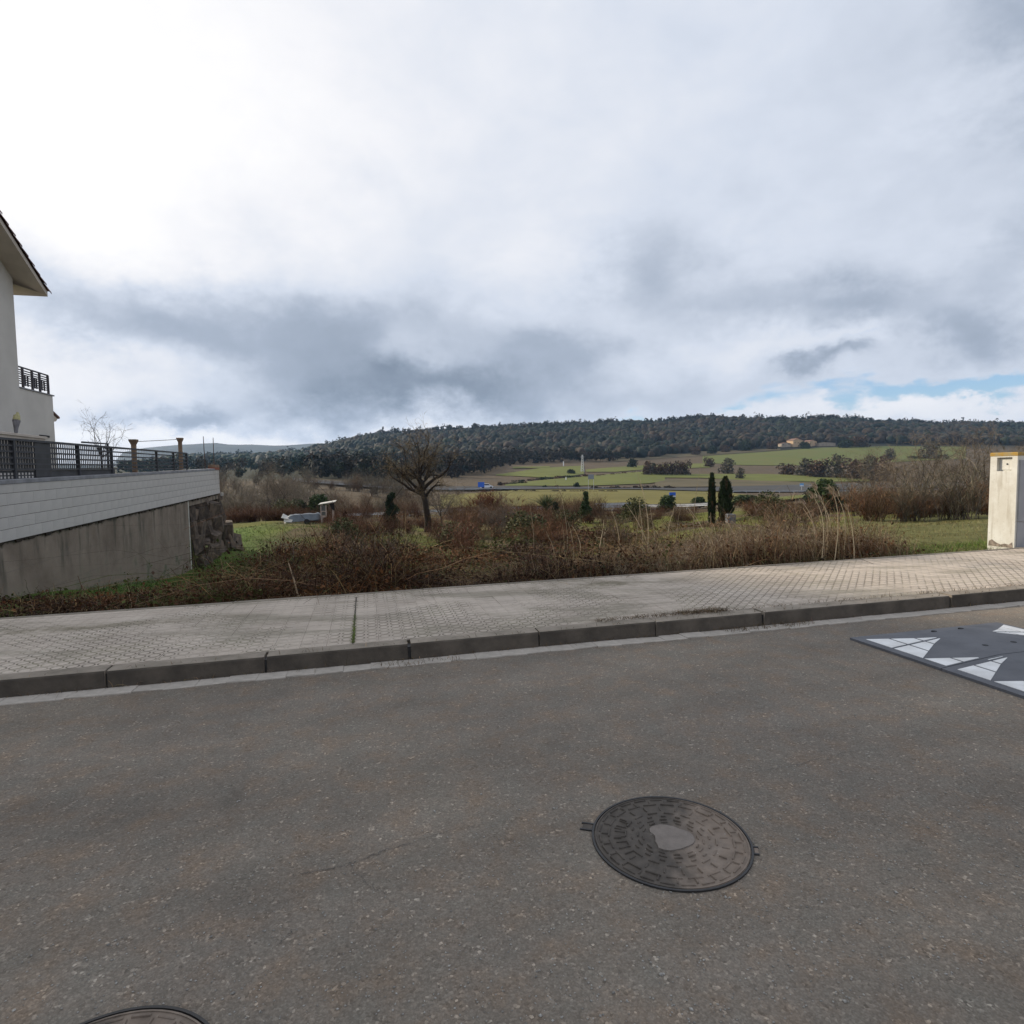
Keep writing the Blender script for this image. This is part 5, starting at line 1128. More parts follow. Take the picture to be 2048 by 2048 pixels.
stalks = [(1146, 14, 1.00, 'a'), (1160, 14.5, 0.75, 'a'), (1196, 14, 1.05, 'a'), (1209, 14.5, 0.6, 'a'), (1242, 14, 1.15, 'a'), (1272, 15, 1.1, 'b'), (1286, 13.5, 1.25, 'b'), (1297, 13.5, 1.75, 'b'), (1304, 13.0, 1.55, 'b'), (1311, 14, 0.9, 'b'),
          (1335, 15, 0.9, 'b'), (1352, 14, 0.75, 'b'), (1388, 14, 1.9, 'c'), (1402, 14.5, 0.8, 'c'), (1420, 13, 1.15, 'c'), (1430, 14, 0.7, 'c'), (1110, 16, 0.85, 'a'), (1128, 17, 0.9, 'a'), (1066, 18, 1.9, 'a'), (1135, 20, 2.3, 'a')]
sl = {'a': ('pale bare stalk rising from the brush left of the road barrier', 'stalks left of the road barrier'), 'b': ('pale bare stalk in the close stand in front of the road barrier', 'stalks in front of the road barrier'), 'c': ('pale bare stalk between the road sign and the slim cypress', 'stalks left of the cypress')}
for i, (px, Y, H, g) in enumerate(stalks):
    o = link('bare_stalk', SM[i % 6]); o.location = at(px, Y, 0.1); o.rotation_euler = (0, 0, random.uniform(0, 6.28)); o.scale = (1.0, 1.0, H * 1.12); tag(o, sl[g][0], 'stalk', sl[g][1])
RM = []
for i in range(4):
    rg = np.random.default_rng(80 + i); c = Cloud(); n = 8; p = np.zeros(3); d = np.array([0.12, 0, 1.0]); pts = [p]
    for q in range(n): d = d + np.array([-0.10 * (q / 3), rg.normal(0, 0.03), 0]); d /= np.linalg.norm(d); p = p + d / n; pts.append(p)
    c.tube(pts, [0.0065 * (1 - 0.5 * q / n) for q in range(n + 1)], np.array((0.40, 0.33, 0.22)) * rg.uniform(0.9, 1.1), 4)
    tip = pts[-2]; c.blades(np.repeat(tip[None, :], 26, 0) + RNG.normal(0, 0.012, (26, 3)), np.full(26, 0.13), np.array([-0.9, 0])[None, :] + RNG.normal(0, 0.25, (26, 2)), np.full(26, 0.008), jit((0.36, 0.29, 0.20), 26, 0.15), 3, 0.6, 0.05); RM.append(c.mesh('tall_reed'))
for i, (px, H, rz) in enumerate(((1646, 1.10, 0.1), (1655, 1.22, 0.3), (1662, 1.02, -0.2), (1672, 1.18, 0.5), (1690, 1.10, 0.2), (1628, 0.95, -0.1), (1712, 0.9, 0.6))):
    o = link('tall_reed', RM[i % 4]); o.location = at(px, 8.3 + 0.25 * (i % 3)); o.rotation_euler = (0, 0, rz); o.scale = (H, H, H); tag(o, 'tall straw reed arching left out of the dry grass at the right', 'reed', 'tall reeds over the dry grass')
def stick(pts, rad, label):
    c = Cloud(); c.tube(pts, rad, (0.30, 0.22, 0.14), 6); o = link('dead_stick', c.mesh('dead_stick')); tag(o, label, 'stick')
def rp(px, py, b):                                   # point on the upright plane b metres beyond the camera line
    d = ray(px, py); t = b / (d @ mv); return EYE + t * d
stick([rp(596, 1193, 7.25), rp(588, 1160, 7.32), rp(577, 1126, 7.45)], [0.011, 0.010, 0.006], 'short pale stick leaning out of the brush beside the pavement, left of the paving joint')
stick([rp(1492, 1108, 7.9), rp(1470, 1075, 7.8), rp(1456, 1046, 7.9), rp(1450, 1043, 7.95)], [0.013, 0.011, 0.008, 0.004], 'bent pale stick, left of the crossed pair right of the ragged cypress')
stick([rp(1530, 1105, 7.6), rp(1500, 1085, 7.75), rp(1486, 1062, 7.85), rp(1462, 1042, 8.0)], [0.012, 0.010, 0.008, 0.004], 'bent pale stick arching over its neighbour right of the ragged cypress')
stick([rp(1640, 1112, 7.6), rp(1634, 1075, 7.7), rp(1628, 1050, 7.8), rp(1606, 1016, 7.95)], [0.012, 0.010, 0.007, 0.004], 'kinked straw stalk leaning left out of the dry grass')

# ------------------------------------------------------------------ trailer and makeshift shelter on the plot
M_TARP = simple('grey_tarpaulin', (0.085, 0.10, 0.115), 0.5, 0.3, 2.5, 0.3, spec=0.5)
M_SHEET = simple('white_sheet', (0.48, 0.46, 0.42), 0.7, 0.15, 5, 0.2)
M_PINKW = simple('pinkish_wood', (0.42, 0.33, 0.29), 0.8, 0.2, 6)
M_BLACK = simple('black_cloth', (0.018, 0.016, 0.016), 0.9, 0.2, 6)
T0 = at(606, 41); t = empty('covered_trailer', Matrix.Translation(tuple(T0 + np.array([0, 0, 0.05]))) @ Matrix.Rotation(0.25, 4, 'Z') @ Matrix.Scale(1.22, 4), 'low trailer under a grey blue tarpaulin with white scraps at its left end', 'trailer')
MB().box(-1.0, 0.95, -0.45, 0.45, 0.22, 0.32).obj('bed', M_FENCE, t)
xs = np.linspace(-1.02, 0.98, 22); yy = np.linspace(-0.52, 0.52, 9); V = []
for x in xs:
    for y in yy:
        e = max(abs(y) / 0.52, abs(x + 0.02) / 1.0); V.append((x, y, 0.52 + 0.13 * (x + 1) / 2 + 0.10 * (vnoise(np.array(x * 4), np.array(y * 5), 2) - 0.5) - 0.34 * max(0, e - 0.78) / 0.22))
I = np.arange(len(V)).reshape(22, 9); link('tarpaulin', mesh('tarpaulin', V, np.c_[I[:-1, :-1].ravel(), I[1:, :-1].ravel(), I[1:, 1:].ravel(), I[:-1, 1:].ravel()], None, M_TARP, None, True), t)
for y in (-0.46, 0.46): MB().tube([(0.15, y - 0.06, 0.20), (0.15, y + 0.06, 0.20)], 0.15, 14).obj('wheel', M_GROOVE, t)
MB().add([(-1.15, -0.55, 0.45), (-0.80, -0.58, 0.36), (-0.72, -0.1, 0.42), (-1.12, 0.0, 0.62), (-1.13, -0.52, 0.48), (-0.82, -0.55, 0.39), (-0.74, -0.1, 0.45), (-1.10, 0.0, 0.65)], [(0, 1, 2, 3), (4, 5, 6, 7), (0, 1, 5, 4), (1, 2, 6, 5), (2, 3, 7, 6), (3, 0, 4, 7)]).obj('white_scrap', M_SHEET, t)
MB().add([(-1.02, -0.60, 0.24), (-0.62, -0.62, 0.20), (-0.58, -0.5, 0.30), (-1.0, -0.5, 0.40), (-1.02, -0.58, 0.26), (-0.62, -0.60, 0.22), (-0.58, -0.48, 0.33), (-1.0, -0.48, 0.43)], [(0, 1, 2, 3), (4, 5, 6, 7), (0, 1, 5, 4), (1, 2, 6, 5), (2, 3, 7, 6), (3, 0, 4, 7)]).obj('white_scrap', M_SHEET, t)
K0 = at(653, 41); t = empty('makeshift_shelter', Matrix.Translation(tuple(K0 + np.array([0, 0, 0.0]))) @ Matrix.Rotation(0.2, 4, 'Z') @ Matrix.Scale(1.18, 4), 'makeshift shelter with a white sheet roof and a pinkish window frame beside the trailer', 'shelter')
for (x, y) in ((-0.32, -0.3), (0.30, -0.3), (-0.32, 0.3), (0.30, 0.3)): MB().box(x - 0.025, x + 0.025, y - 0.025, y + 0.025, 0, 1.06 + 0.1 * (x > 0)).obj('pole', M_PINKW, t)
MB().add([(-0.46, -0.45, 1.05), (0.46, -0.45, 1.19), (0.48, 0.42, 1.24), (-0.40, 0.42, 1.10), (-0.46, -0.45, 1.09), (0.46, -0.45, 1.23), (0.48, 0.42, 1.28), (-0.40, 0.42, 1.14)], [(0, 1, 2, 3), (4, 5, 6, 7), (0, 1, 5, 4), (1, 2, 6, 5), (2, 3, 7, 6), (3, 0, 4, 7)]).obj('sheet_roof', M_SHEET, t)
wf = MB().box(-0.36, -0.31, -0.36, -0.32, 0.34, 1.02).box(-0.08, -0.03, -0.36, -0.32, 0.34, 1.02).box(-0.31, -0.08, -0.36, -0.32, 0.34, 0.44).box(-0.31, -0.08, -0.36, -0.32, 0.66, 0.70).obj('window_frame', M_PINKW, t)
MB().box(-0.309, -0.081, -0.345, -0.335, 0.442, 1.02).obj('pane', simple('dusty_glass', (0.12, 0.12, 0.12), 0.2), wf)
MB().add([(0.12, -0.34, 1.10), (0.40, -0.34, 1.14), (0.42, -0.36, 0.70), (0.26, -0.36, 0.78), (0.12, -0.31, 1.10), (0.40, -0.31, 1.14), (0.42, -0.33, 0.70), (0.26, -0.33, 0.78)], [(0, 1, 2, 3), (4, 5, 6, 7), (0, 1, 5, 4), (1, 2, 6, 5), (2, 3, 7, 6), (3, 0, 4, 7)]).obj('dark_cloth', M_BLACK, t)
bx = at(1462, 26); o = MB().cbox(-0.17, 0.17, -0.15, 0.15, -0.1, 0.40, 0.02).box(-0.14, 0.14, -0.156, -0.1505, 0.02, 0.34).obj('utility_box', simple('pale_grey_box', (0.13, 0.135, 0.14), 0.7, 0.1, 4)); o.location = bx
tag(o, 'small pale grey utility box below the ragged cypress', 'box')

# ------------------------------------------------------------------ near road with barriers, signs, car
M_ZINC = simple('galvanised_steel', (0.46, 0.47, 0.48), 0.5, 0.1, 3, spec=0.5)
M_BLUE = simple('sign_blue', (0.03, 0.12, 0.52), 0.5, 0.05, 3)
M_SWHITE = simple('sign_white', (0.72, 0.74, 0.76), 0.5, 0.05, 3)
M_SGREY = simple('sign_back_grey', (0.20, 0.22, 0.25), 0.6, 0.1, 3)
def barrier(pxs, Yf, label, h=0.75, step=4.0, deep=0.33, group=None):
    P = [at(px, Yf(px) if callable(Yf) else Yf) for px in pxs]
    t = empty('guardrail', Matrix.Translation(tuple(P[0])), label, 'guardrail', group); o0 = P[0]
    mb = MB(); sec = [(-0.04, 0.0), (0.03, 0.08), (-0.03, 0.16), (0.03, 0.24), (-0.04, 0.33)]
    for p, q in zip(P[:-1], P[1:]):
        d = q - p; d[2] = 0; d /= np.linalg.norm(d); nn = np.array([-d[1], d[0], 0])
        vs = [e - o0 + nn * s[0] + UP * (h - deep + s[1] * deep / 0.33) for e in (p, q) for s in sec]; vs += [v - nn * 0.02 for v in vs]; m_ = len(sec)
        mb.add(vs, [(i, i + 1, m_ + i + 1, m_ + i) for i in range(m_ - 1)] + [(2 * m_ + i, 3 * m_ + i, 3 * m_ + i + 1, 2 * m_ + i + 1) for i in range(m_ - 1)])
    mb.obj('rail', M_ZINC, t); pm = MB().box(-0.05, 0.05, 0.05, 0.13, -0.3, h - 0.1).mesh('rail_post', M_ZINC)
    for p, q in zip(P[:-1], P[1:]):
        L = np.linalg.norm(q - p)
        for s in np.arange(0, L, step)[:60]: o = link('rail_post', pm, t); o.location = tuple(p + (q - p) * s / L - o0)
    return t
nearY = lambda px: np.interp(px, [500, 1000, 1260, 1420], [84, 80, 74, 66])
def near_road():
    xs = np.linspace(640, 1420, 40); V = []
    for x in xs:
        for d in (1.0, 2.5, 4.0): V.append(at(x, nearY(x) + d, 0.12))
    I = np.arange(len(V)).reshape(40, 3); o = link('valley_road', mesh('valley_road', V, np.c_[I[:-1, :-1].ravel(), I[1:, :-1].ravel(), I[1:, 1:].ravel(), I[:-1, 1:].ravel()], None, M_TAR, None, True)); tag(o, kind='structure')
near_road()
barrier([640, 760, 880, 1000, 1120, 1250], nearY, 'long thin steel guardrail of the near road behind the brown shrubs')
barrier([1275, 1320, 1375, 1425], lambda p: nearY(p) - 1.0, 'steel guardrail running down from the road bend, behind the stalks')
barrier([1190, 1225, 1262], lambda p: nearY(p) + 7.8, 'short white guardrail on the far side of the near road bend', h=1.0)
barrier([1440, 1560, 1660, 1760, 1900, 2040], lambda p: hit(p, np.interp(p, [1440, 1660, 2040], [986, 986, 979]), 100)[1], 'pale guardrail on the near edge of the distant highway at the right')
barrier([600, 700, 800, 900, 1040], lambda p: hit(p, np.interp(p, [600, 690, 790, 900, 1040], [966, 973, 981, 982, 981]), 100)[1], 'pale guardrail on the near edge of the distant highway at the left')
def sign(px, Y, wd, ht, zc_, label, mats, posts=(0.0,), rz=0.0):
    p = at(px, Y); t = empty('road_sign', Matrix.Translation(tuple(p)) @ Matrix.Rotation(rz, 4, 'Z'), label, 'road sign')
    for x in posts: MB().box(x * wd - 0.05, x * wd + 0.05, 0.03, 0.13, -0.3, zc_ + ht * 0.4).obj('sign_post', M_ZINC, t)
    MB().box(-wd / 2, wd / 2, -0.03, 0.03, zc_ - ht / 2, zc_ + ht / 2).obj('panel', mats[0], t)
    if len(mats) > 1: MB().box(-wd * 0.48, wd * 0.48, -0.036, -0.0305, zc_ - ht * 0.46, zc_ - ht * 0.16).obj('white_band', mats[1], t)
    return t
sign(962, 190, 2.0, 1.6, 1.75, 'blue road sign beside the white car on the distant highway', [M_BLUE])
sign(1345, 76, 0.82, 0.62, 1.75, 'blue and white road sign above the dark bush left of the cypresses', [M_BLUE, M_SWHITE], rz=0.1)
sign(1182, 192, 1.8, 1.5, 4.4, 'grey backed sign on two tall posts beyond the stubble field', [M_SGREY], posts=(-0.45, 0.45))
sign(1604, 188, 1.2, 0.9, 2.3, 'small pale blue sign on a post beside the distant highway, right of the cypresses', [simple('pale_blue', (0.16, 0.36, 0.62), 0.5), M_SWHITE])
cp = at(973, 193, 0.55); t = empty('white_car', Matrix.Translation(tuple(cp)) @ Matrix.Rotation(0.15, 4, 'Z'), 'small white car on the distant highway under the blue sign', 'car')
bd = MB().prism([(-2.0, 0.25), (2.0, 0.25), (2.05, 0.7), (1.2, 0.92), (0.6, 1.42), (-1.2, 1.45), (-1.9, 0.95), (-2.05, 0.6)], 1, -0.85, 0.85).obj('body', M_SWHITE, t)
for y in (-0.856, 0.852): MB().prism([(0.95, 0.95), (0.52, 1.34), (-1.1, 1.36), (-1.6, 0.97)], 1, y, y + 0.004).obj('window', M_BLACK, t)
for x in (-1.25, 1.3):
    for y in (-0.88, 0.70): MB().tube([(x, y, 0.3), (x, y + 0.18, 0.3)], 0.31, 12).obj('wheel', M_GROOVE, t)

# ------------------------------------------------------------------ valley: hedges, bushes, pylon, farm
RO = [(0.075, 0.050, 0.034), (0.095, 0.058, 0.038), (0.060, 0.045, 0.032)]
fbush = plant('field_bush', leafy_parts(71, 5.0, 6.0, 900, 0.55, DG, 0.02, 9, 0.1), 'x', 'bush')
rbush = plant('field_bush', leafy_parts(72, 6.0, 6.5, 900, 0.55, RO, 0.02, 9, 0.1), 'x', 'bush')
gbush = plant('field_bush', leafy_parts(73, 6.0, 6.0, 800, 0.5, [(0.085, 0.075, 0.050), (0.07, 0.065, 0.045)], 0.02, 9, 0.1), 'x', 'bush')
def fplace(pr, px, py, wpx, hpx, label, group=None, pw=6.0, ph=5.0):
    p = hit(px, py, 100); s = p[1] / F; place(pr, tuple(p - np.array([0, 0, 0.3])), random.uniform(0, 6), (wpx * s / pw, wpx * s / pw, hpx * s / ph), label, 'bush', group)
fplace(fbush, 1154, 977, 12, 13, 'small dark pointed bush on the hedge line above the stubble field')
fplace(fbush, 1089, 977, 10, 8, 'small dark round bush on the hedge line, left of the pointed one')
fplace(rbush, 1113, 976, 8, 6, 'small reddish bush on the hedge line above the stubble field')
fplace(fbush, 1143, 948, 16, 10, 'dark bush in the middle of the pale green fields, left of the pylon foot')
fplace(fbush, 1308, 949, 12, 22, 'dark upright bush in the russet copse among the green fields')
for x, wd, hg in ((1296, 22, 26), (1322, 24, 24), (1345, 26, 26), (1368, 26, 28)): fplace(rbush, x, 950, wd, hg, 'russet leafless copse bush among the green fields', 'russet copse bushes', 6.5, 6)
fplace(rbush, 1417, 934, 16, 16, 'single reddish round bush above the slim cypress, left of a paler bush')
fplace(gbush, 1455, 947, 30, 26, 'pale grey leafless bush in the fields right above the cypresses', None, 6, 6)
fplace(gbush, 1480, 958, 16, 20, 'thin grey leafless bush on the brown strip right of the cypresses', None, 6, 6)
fplace(fbush, 1265, 935, 18, 18, 'dark round bush on the brown strip left of the russet copse')
for i, (x, y, wd, hg) in enumerate(((1572, 950, 30, 22), (1610, 952, 34, 30), (1640, 955, 36, 36), (1672, 956, 38, 40), (1705, 958, 36, 38), (1738, 960, 36, 42), (1765, 962, 34, 46))): fplace(gbush if i % 2 else rbush, x, y, wd, hg, 'grey leafless tree in the broad hedge below the farm fields' if i % 2 else 'reddish brown leafless tree in the broad hedge below the farm fields', 'grey trees of the broad hedge' if i % 2 else 'reddish trees of the broad hedge', 6.2, 6)
fplace(fbush, 1720, 955, 16, 30, 'dark evergreen in the broad hedge below the farm fields')
fplace(gbush, 1780, 920, 22, 20, 'thin grey tree standing in the right green field, left of the dark strip', None, 6, 6)
fplace(gbush, 1858, 912, 34, 26, 'wide grey tree standing behind the dark strip in the right field', None, 6, 6)
def hedge(px0, px1, y0, y1, n, wpx, hpx, cols, label, seed):
    rg = np.random.default_rng(seed); c = Cloud(); global RNG; keep = RNG; RNG = rg
    for i in range(n):
        x = px0 + (px1 - px0) * (i + rg.uniform(0.2, 0.8)) / n; p = hit(x, y0 + (y1 - y0) * (x - px0) / (px1 - px0), 100); s = p[1] / F; q = rg.normal(0, 1, (120, 3)); q /= np.linalg.norm(q, axis=1)[:, None]
        w_, h_ = wpx * s * rg.uniform(0.7, 1.3), hpx * s * rg.uniform(0.6, 1.3); c.leaves(p + q * np.array([w_ / 2, w_ / 2.5, h_ / 2]) * rg.uniform(0.5, 1, (120, 1)) + np.array([0, 0, h_ * 0.45]), 0.28 * h_ * rg.uniform(0.6, 1.4, 120), jit(cols[i % len(cols)], 120, 0.3))
    RNG = keep; o = link('hedge', c.mesh('hedge')); tag(o, label, 'hedge')
hedge(870, 1250, 984, 985, 30, 14, 4, [(0.09, 0.075, 0.045), RO[2]], 'thin olive brown hedge along the near verge of the distant highway', 206)
hedge(1815, 1892, 918, 918, 6, 24, 8, DG, 'low dark hedge strip across the right green field', 201)
hedge(1026, 1182, 964, 953, 18, 14, 5, DG + RO, 'dark hedge between the two pale green fields', 202)
hedge(1188, 1350, 953, 938, 12, 14, 3, RO, 'thin brown hedge climbing right across the green fields', 203)
hedge(996, 1052, 971, 967, 7, 14, 6, RO + DG, 'short brown hedge above the left end of the distant highway', 204)
hedge(1180, 1350, 979, 979, 14, 16, 7, [(0.07, 0.06, 0.045), RO[0]], 'low grey hedge along the far verge of the distant highway', 205)
for i, (x, y, wd, hg) in enumerate(((1610, 898, 20, 14), (1545, 899, 16, 13), (1490, 902, 24, 22), (1450, 905, 14, 12), (1425, 908, 18, 16), (1390, 910, 16, 14), (1690, 896, 26, 16), (1720, 894, 30, 18))): fplace(fbush if i % 2 == 0 else rbush, x, y, wd, hg, 'dark green tree on the upper edge of the fields near the farm' if i % 2 == 0 else 'reddish brown tree on the upper edge of the fields near the farm', 'green trees near the farm' if i % 2 == 0 else 'brown trees near the farm')
py_ = hit(1165, 944, 100); t = empty('lattice_pylon', Matrix.Translation(tuple(py_)), 'pale grey lattice pylon standing in the fields', 'pylon'); Hp = 34 * py_[1] / F; mb = MB()
for sx in (-1, 1):
    for sy in (-1, 1): mb.tube([(sx * Hp * .09, sy * Hp * .09, -0.5), (sx * .25, sy * .25, Hp)], 0.12, 4)
mb.obj('legs', M_ZINC, t); mb = MB()
for i in range(7):
    f0, f1 = i / 7, (i + 1) / 7; w0, w1 = Hp * .09 * (1 - f0) + .25 * f0, Hp * .09 * (1 - f1) + .25 * f1
    for sy in (-1, 1): mb.tube([(-w0, sy * w0, f0 * Hp), (w1, sy * w1, f1 * Hp)], 0.07, 4); mb.tube([(w0, sy * w0, f0 * Hp), (-w1, sy * w1, f1 * Hp)], 0.07, 4)
mb.obj('bracing', M_ZINC, t); MB().box(-Hp * .11, Hp * .11, -0.1, 0.1, Hp * 0.86, Hp * 0.89).obj('crossarm', M_ZINC, t)
for (x, y, h, lab) in ((1127, 932, 9, 'tiny white marker post at the upper edge of the pale green fields'), (1132, 961, 7, 'tiny white marker post on the hedge between the pale green fields')):
    p = hit(x, y, 100); s = p[1] / F; o = MB().tube([(0, 0, -0.3), (0, 0, h * s)], 0.9 * s, 8).obj('marker_post', M_SWHITE); o.location = p; tag(o, lab, 'post')
M_FARM = simple('sunlit_render', (0.52, 0.37, 0.23), 0.9, 0.1, 0.3); M_FARM2 = simple('farm_stone', (0.36, 0.30, 0.235), 0.9, 0.15, 0.3); M_FROOF = simple('farm_roof', (0.22, 0.13, 0.095), 0.9, 0.2, 0.5)
def farm(x0, x1, y0, y1, dep, label, mats, rz=0.35, win=3):
    p = hit((x0 + x1) / 2, y1, 100); s = p[1] / F; wd = (x1 - x0) * s; h = (y1 - y0) * s; t = empty('farmhouse', Matrix.Translation(tuple(p)) @ Matrix.Rotation(rz, 4, 'Z'), label, 'farmhouse')
    MB().prism([(-wd / 2, -1), (wd / 2, -1), (wd / 2, h * 0.72), (0, h * 0.96), (-wd / 2, h * 0.72)], 1, -dep / 2, dep / 2).obj('wall', mats[0], t)
    for sg in (-1, 1): MB().add([(0, -dep / 2 - .4, h), (sg * (wd / 2 + .4), -dep / 2 - .4, h * 0.73), (sg * (wd / 2 + .4), dep / 2 + .4, h * 0.73), (0, dep / 2 + .4, h), (0, -dep / 2 - .4, h + .2), (sg * (wd / 2 + .4), -dep / 2 - .4, h * 0.73 + .2), (sg * (wd / 2 + .4), dep / 2 + .4, h * 0.73 + .2), (0, dep / 2 + .4, h + .2)], [(0, 1, 2, 3), (4, 5, 6, 7), (0, 1, 5, 4), (1, 2, 6, 5), (2, 3, 7, 6)]).obj('roof', mats[1], t)
    for i in range(win):
        x = -wd * 0.32 + wd * 0.64 * i / max(win - 1, 1); MB().box(x - 0.4, x + 0.4, -dep / 2 - 0.03, -dep / 2 - 0.002, h * 0.36, h * 0.36 + 1.2).obj('window', M_BLACK, t)
farm(1577, 1602, 878, 893, 9, 'larger ochre farmhouse under the wooded hill', [M_FARM, M_FROOF])
farm(1608, 1630, 881, 892, 8, 'smaller orange farmhouse right of the larger one', [M_FARM, M_FROOF], 0.5, 2)
farm(1559, 1578, 886, 894, 7, 'low stone outbuilding left of the larger farmhouse', [M_FARM2, M_FROOF], 0.1, 2)
farm(1634, 1668, 885, 892, 6, 'long low shed right of the smaller farmhouse', [M_FARM2, M_FARM2], 0.05, 0)
p = hit(1613, 846, 600); o = MB().tube([(0, 0, -1), (0, 0, 16 * p[1] / F)], [0.9, 0.4], 8).obj('mast', M_SWHITE); o.location = p; tag(o, 'thin white mast among the trees on the ridge', 'mast')

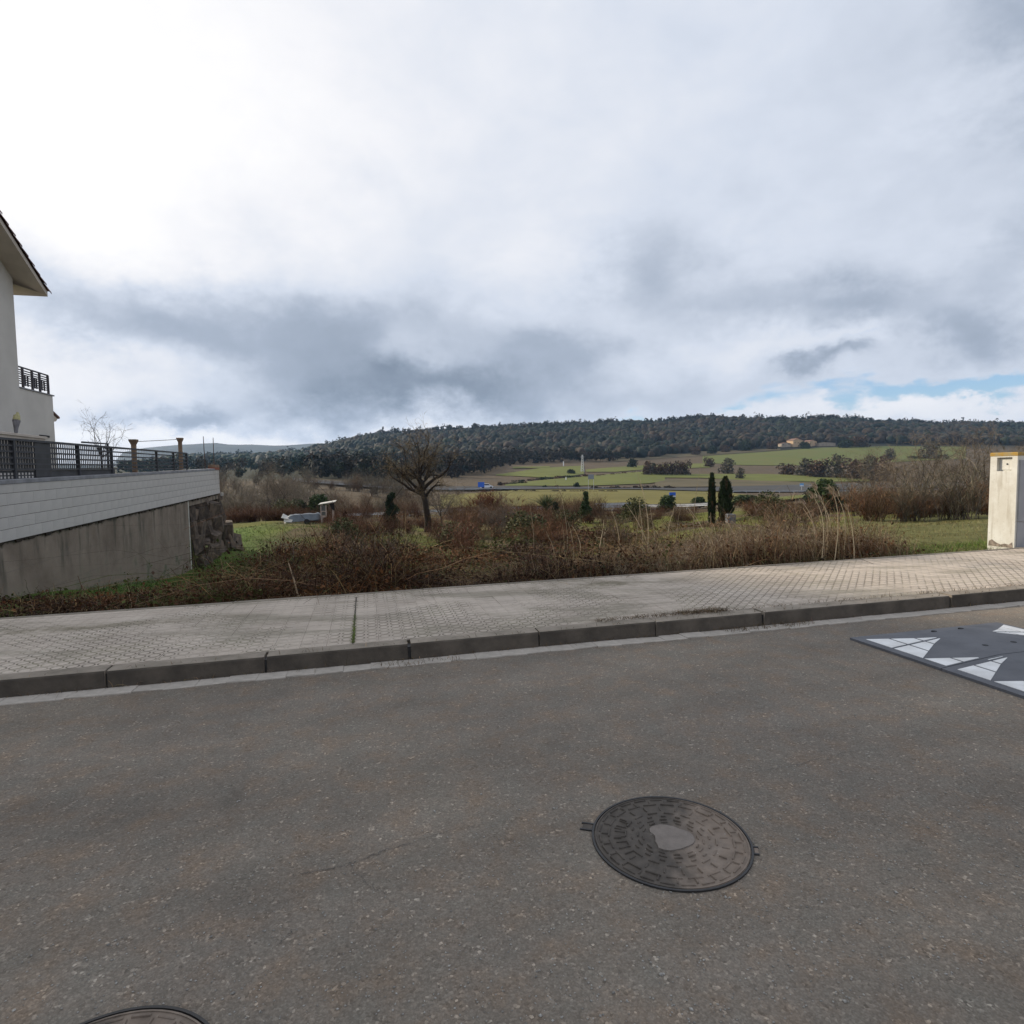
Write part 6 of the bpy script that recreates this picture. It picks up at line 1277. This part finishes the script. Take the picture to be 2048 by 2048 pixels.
# ------------------------------------------------------------------ woods
def woods():
    bx_ = np.array([-900, 300, 600, 700, 790, 850, 900, 960, 1010, 1060, 1130, 1200, 1300, 1400, 1500, 1560, 1640, 1700, 1800, 2048, 2600, 3200.0]); by_ = [958, 952, 957, 960, 966, 956, 958, 950, 936, 927, 926, 925, 915, 904, 899, 892, 889, 887, 890, 892, 892, 892]
    Yb = np.array([hit(x, y, 100)[1] for x, y in zip(bx_, by_)]); rg = np.random.default_rng(5)
    N = 30000; px = rg.uniform(-500, 2650, N); Y = np.sqrt(rg.uniform(200 ** 2, 1085 ** 2, N)); ok = (Y > np.interp(px, bx_, Yb)) & ((px > 240) | (px < 60)) & ((px > 640) | (Y > 900) | (rg.random(N) < np.clip((px - 430) / 500, 0.16, 1))); px, Y = px[ok], Y[ok]
    U = np.array([ray(q, 950)[0] / ray(q, 950)[1] for q in px]); X = U * Y; Z = terr(X, Y); N = len(px)
    print('wood trees', N)
    nz = vnoise(X / 45, Y / 45, 61); nz2 = vnoise(X / 14, Y / 14, 62); r = rg.random(N)
    pal = np.array([(0.022, 0.034, 0.020), (0.018, 0.030, 0.024), (0.032, 0.040, 0.022), (0.070, 0.050, 0.036), (0.090, 0.056, 0.038), (0.075, 0.066, 0.05)])
    idx = np.where(nz + 0.5 * r < 0.80, rg.integers(0, 3, N), rg.integers(3, 6, N)); low = Y < np.interp(px, bx_, Yb) + 70; idx = np.where(low & (r < 0.45), rg.integers(2, 6, N), idx)
    tint = pal[idx] * np.exp(rg.normal(0, 0.25, (N, 1))) * np.array([0.38, 0.43, 0.42]) * (np.where(px < 620, 1.9, 1.0)[:, None] * np.where(px[:, None] < 620, np.array([[0.85, 1.05, 1.15]]), 1.0))  # trees on the left lighter and bluer: distance haze put into their tint
    H = rg.uniform(5, 9, N) * (0.8 + 0.5 * nz2); Wd = H * rg.uniform(0.75, 1.15, N); ridge = (Y > 960); H = np.where(ridge & (rg.random(N) < 0.25), H * 1.28, H)
    near = Y < 520
    bm = bmesh.new(); bmesh.ops.create_icosphere(bm, subdivisions=2, radius=0.5); ico = np.array([v.co[:] for v in bm.verts]); tri = np.array([[v.index for v in f.verts] for f in bm.faces]); bm.free()
    c = Cloud(); far_i = np.where(~near & ~ridge)[0]
    n = len(far_i); V = ico[None] * rg.uniform(0.72, 1.28, (n, 42, 1)) * np.stack([Wd[far_i], Wd[far_i], H[far_i]], 1)[:, None, :]
    V = V + np.stack([X[far_i], Y[far_i], Z[far_i] + H[far_i] * 0.45], 1)[:, None, :]; T = tri[None] + (np.arange(n) * 42)[:, None, None]
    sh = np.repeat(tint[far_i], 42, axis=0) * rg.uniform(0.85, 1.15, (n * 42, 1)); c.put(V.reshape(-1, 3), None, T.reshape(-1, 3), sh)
    keep = RNG
    for (sel, nl, sz) in ((np.where(near)[0], 110, 0.95), (np.where(ridge)[0], 34, 1.5)):
        n = len(sel); lob = rg.normal(0, 1, (n, 5, 3)) * 0.23; kk = rg.integers(0, 5, (n, nl)); d = rg.normal(0, 1, (n, nl, 3)); d /= np.linalg.norm(d, axis=2)[:, :, None]
        P = np.take_along_axis(lob, kk[:, :, None].repeat(3, 2), 1) + d * 0.27 * rg.uniform(0.5, 1, (n, nl, 1)); P[:, :, 2] = P[:, :, 2] * 0.85 + 0.62
        P = P * np.stack([Wd[sel], Wd[sel], H[sel]], 1)[:, None, :] + np.stack([X[sel], Y[sel], Z[sel] - 0.3], 1)[:, None, :]
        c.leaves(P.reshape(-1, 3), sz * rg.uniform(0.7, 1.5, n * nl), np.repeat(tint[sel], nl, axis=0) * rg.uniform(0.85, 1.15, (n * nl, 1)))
        for i in sel[:: 1 if sz > 1 else 3]: c.tube([(X[i], Y[i], Z[i] - 1), (X[i], Y[i], Z[i] + H[i] * 0.6)], [0.22, 0.12], (0.05, 0.04, 0.033), 3)
    o = link('woodland', c.mesh('woodland', True)); tag(o, 'dark mixed woodland covering the long hill across the valley', 'woodland', kind='stuff')
woods()
um = plant('umbrella_pine', leafy_parts(91, 9.0, 8.0, 700, 0.75, [(0.020, 0.030, 0.020), (0.026, 0.036, 0.022)], 0.62, 7, 0.0), 'x', 'tree')
for (x, y, h, lab) in ((872, 868, 12, 'small lone round pine on the skyline right above the big bare tree'), (900, 866, 13, 'round pine on the skyline right of the small lone one'), (950, 862, 17, 'broad umbrella pine on the skyline, left of a lower one'), (970, 861, 14, 'lower umbrella pine on the skyline next to the broad one'),
                       (1090, 860, 14, 'round pine on the skyline above the hedge of the green fields'), (1200, 848, 13, 'left one of the paired round pines on the skyline near the blue sky'), (1220, 847, 14, 'right one of the paired round pines on the skyline near the blue sky')):
    p = hit(x, y, 600); s = p[1] / F; place(um, tuple(p), random.uniform(0, 6), (h * s / 9, h * s / 9, h * s / 9), lab, 'pine')

# look-alikes of one row are told apart by their order from the left
ORD = ['second', 'third', 'fourth', 'fifth', 'sixth', 'seventh', 'eighth', 'ninth']
rows_ = {}
for o in COL.objects:
    if o.parent is None and 'group' in o and 'label' in o: rows_.setdefault(o['label'], []).append(o)
for lab, L in rows_.items():
    if len(L) > 1:
        L.sort(key=lambda o: o.location.x / max(o.location.y, 1))
        for i, o in enumerate(L): o['label'] = lab + (', leftmost' if i == 0 else ', rightmost' if i == len(L) - 1 else ', %s from left' % ORD[i - 1])

# ------------------------------------------------------------------ air
if HAZE > 0:
    hm = bpy.data.materials.new('haze_air'); hm.use_nodes = True; ht = NT(hm.node_tree); ht.n.clear()
    pv = ht.new('ShaderNodeVolumePrincipled'); pv.inputs['Color'].default_value = (0.46, 0.68, 1.0, 1); pv.inputs['Density'].default_value = HAZE; pv.inputs['Anisotropy'].default_value = 0.1
    ou = ht.new('ShaderNodeOutputMaterial'); ht.l.new(pv.outputs[0], ou.inputs['Volume'])
    o = MB().box(-7200, 7200, -1600, 3000, -60, 200).obj('haze', hm); tag(o, 'thin pale blue haze over the valley', 'haze', kind='stuff')
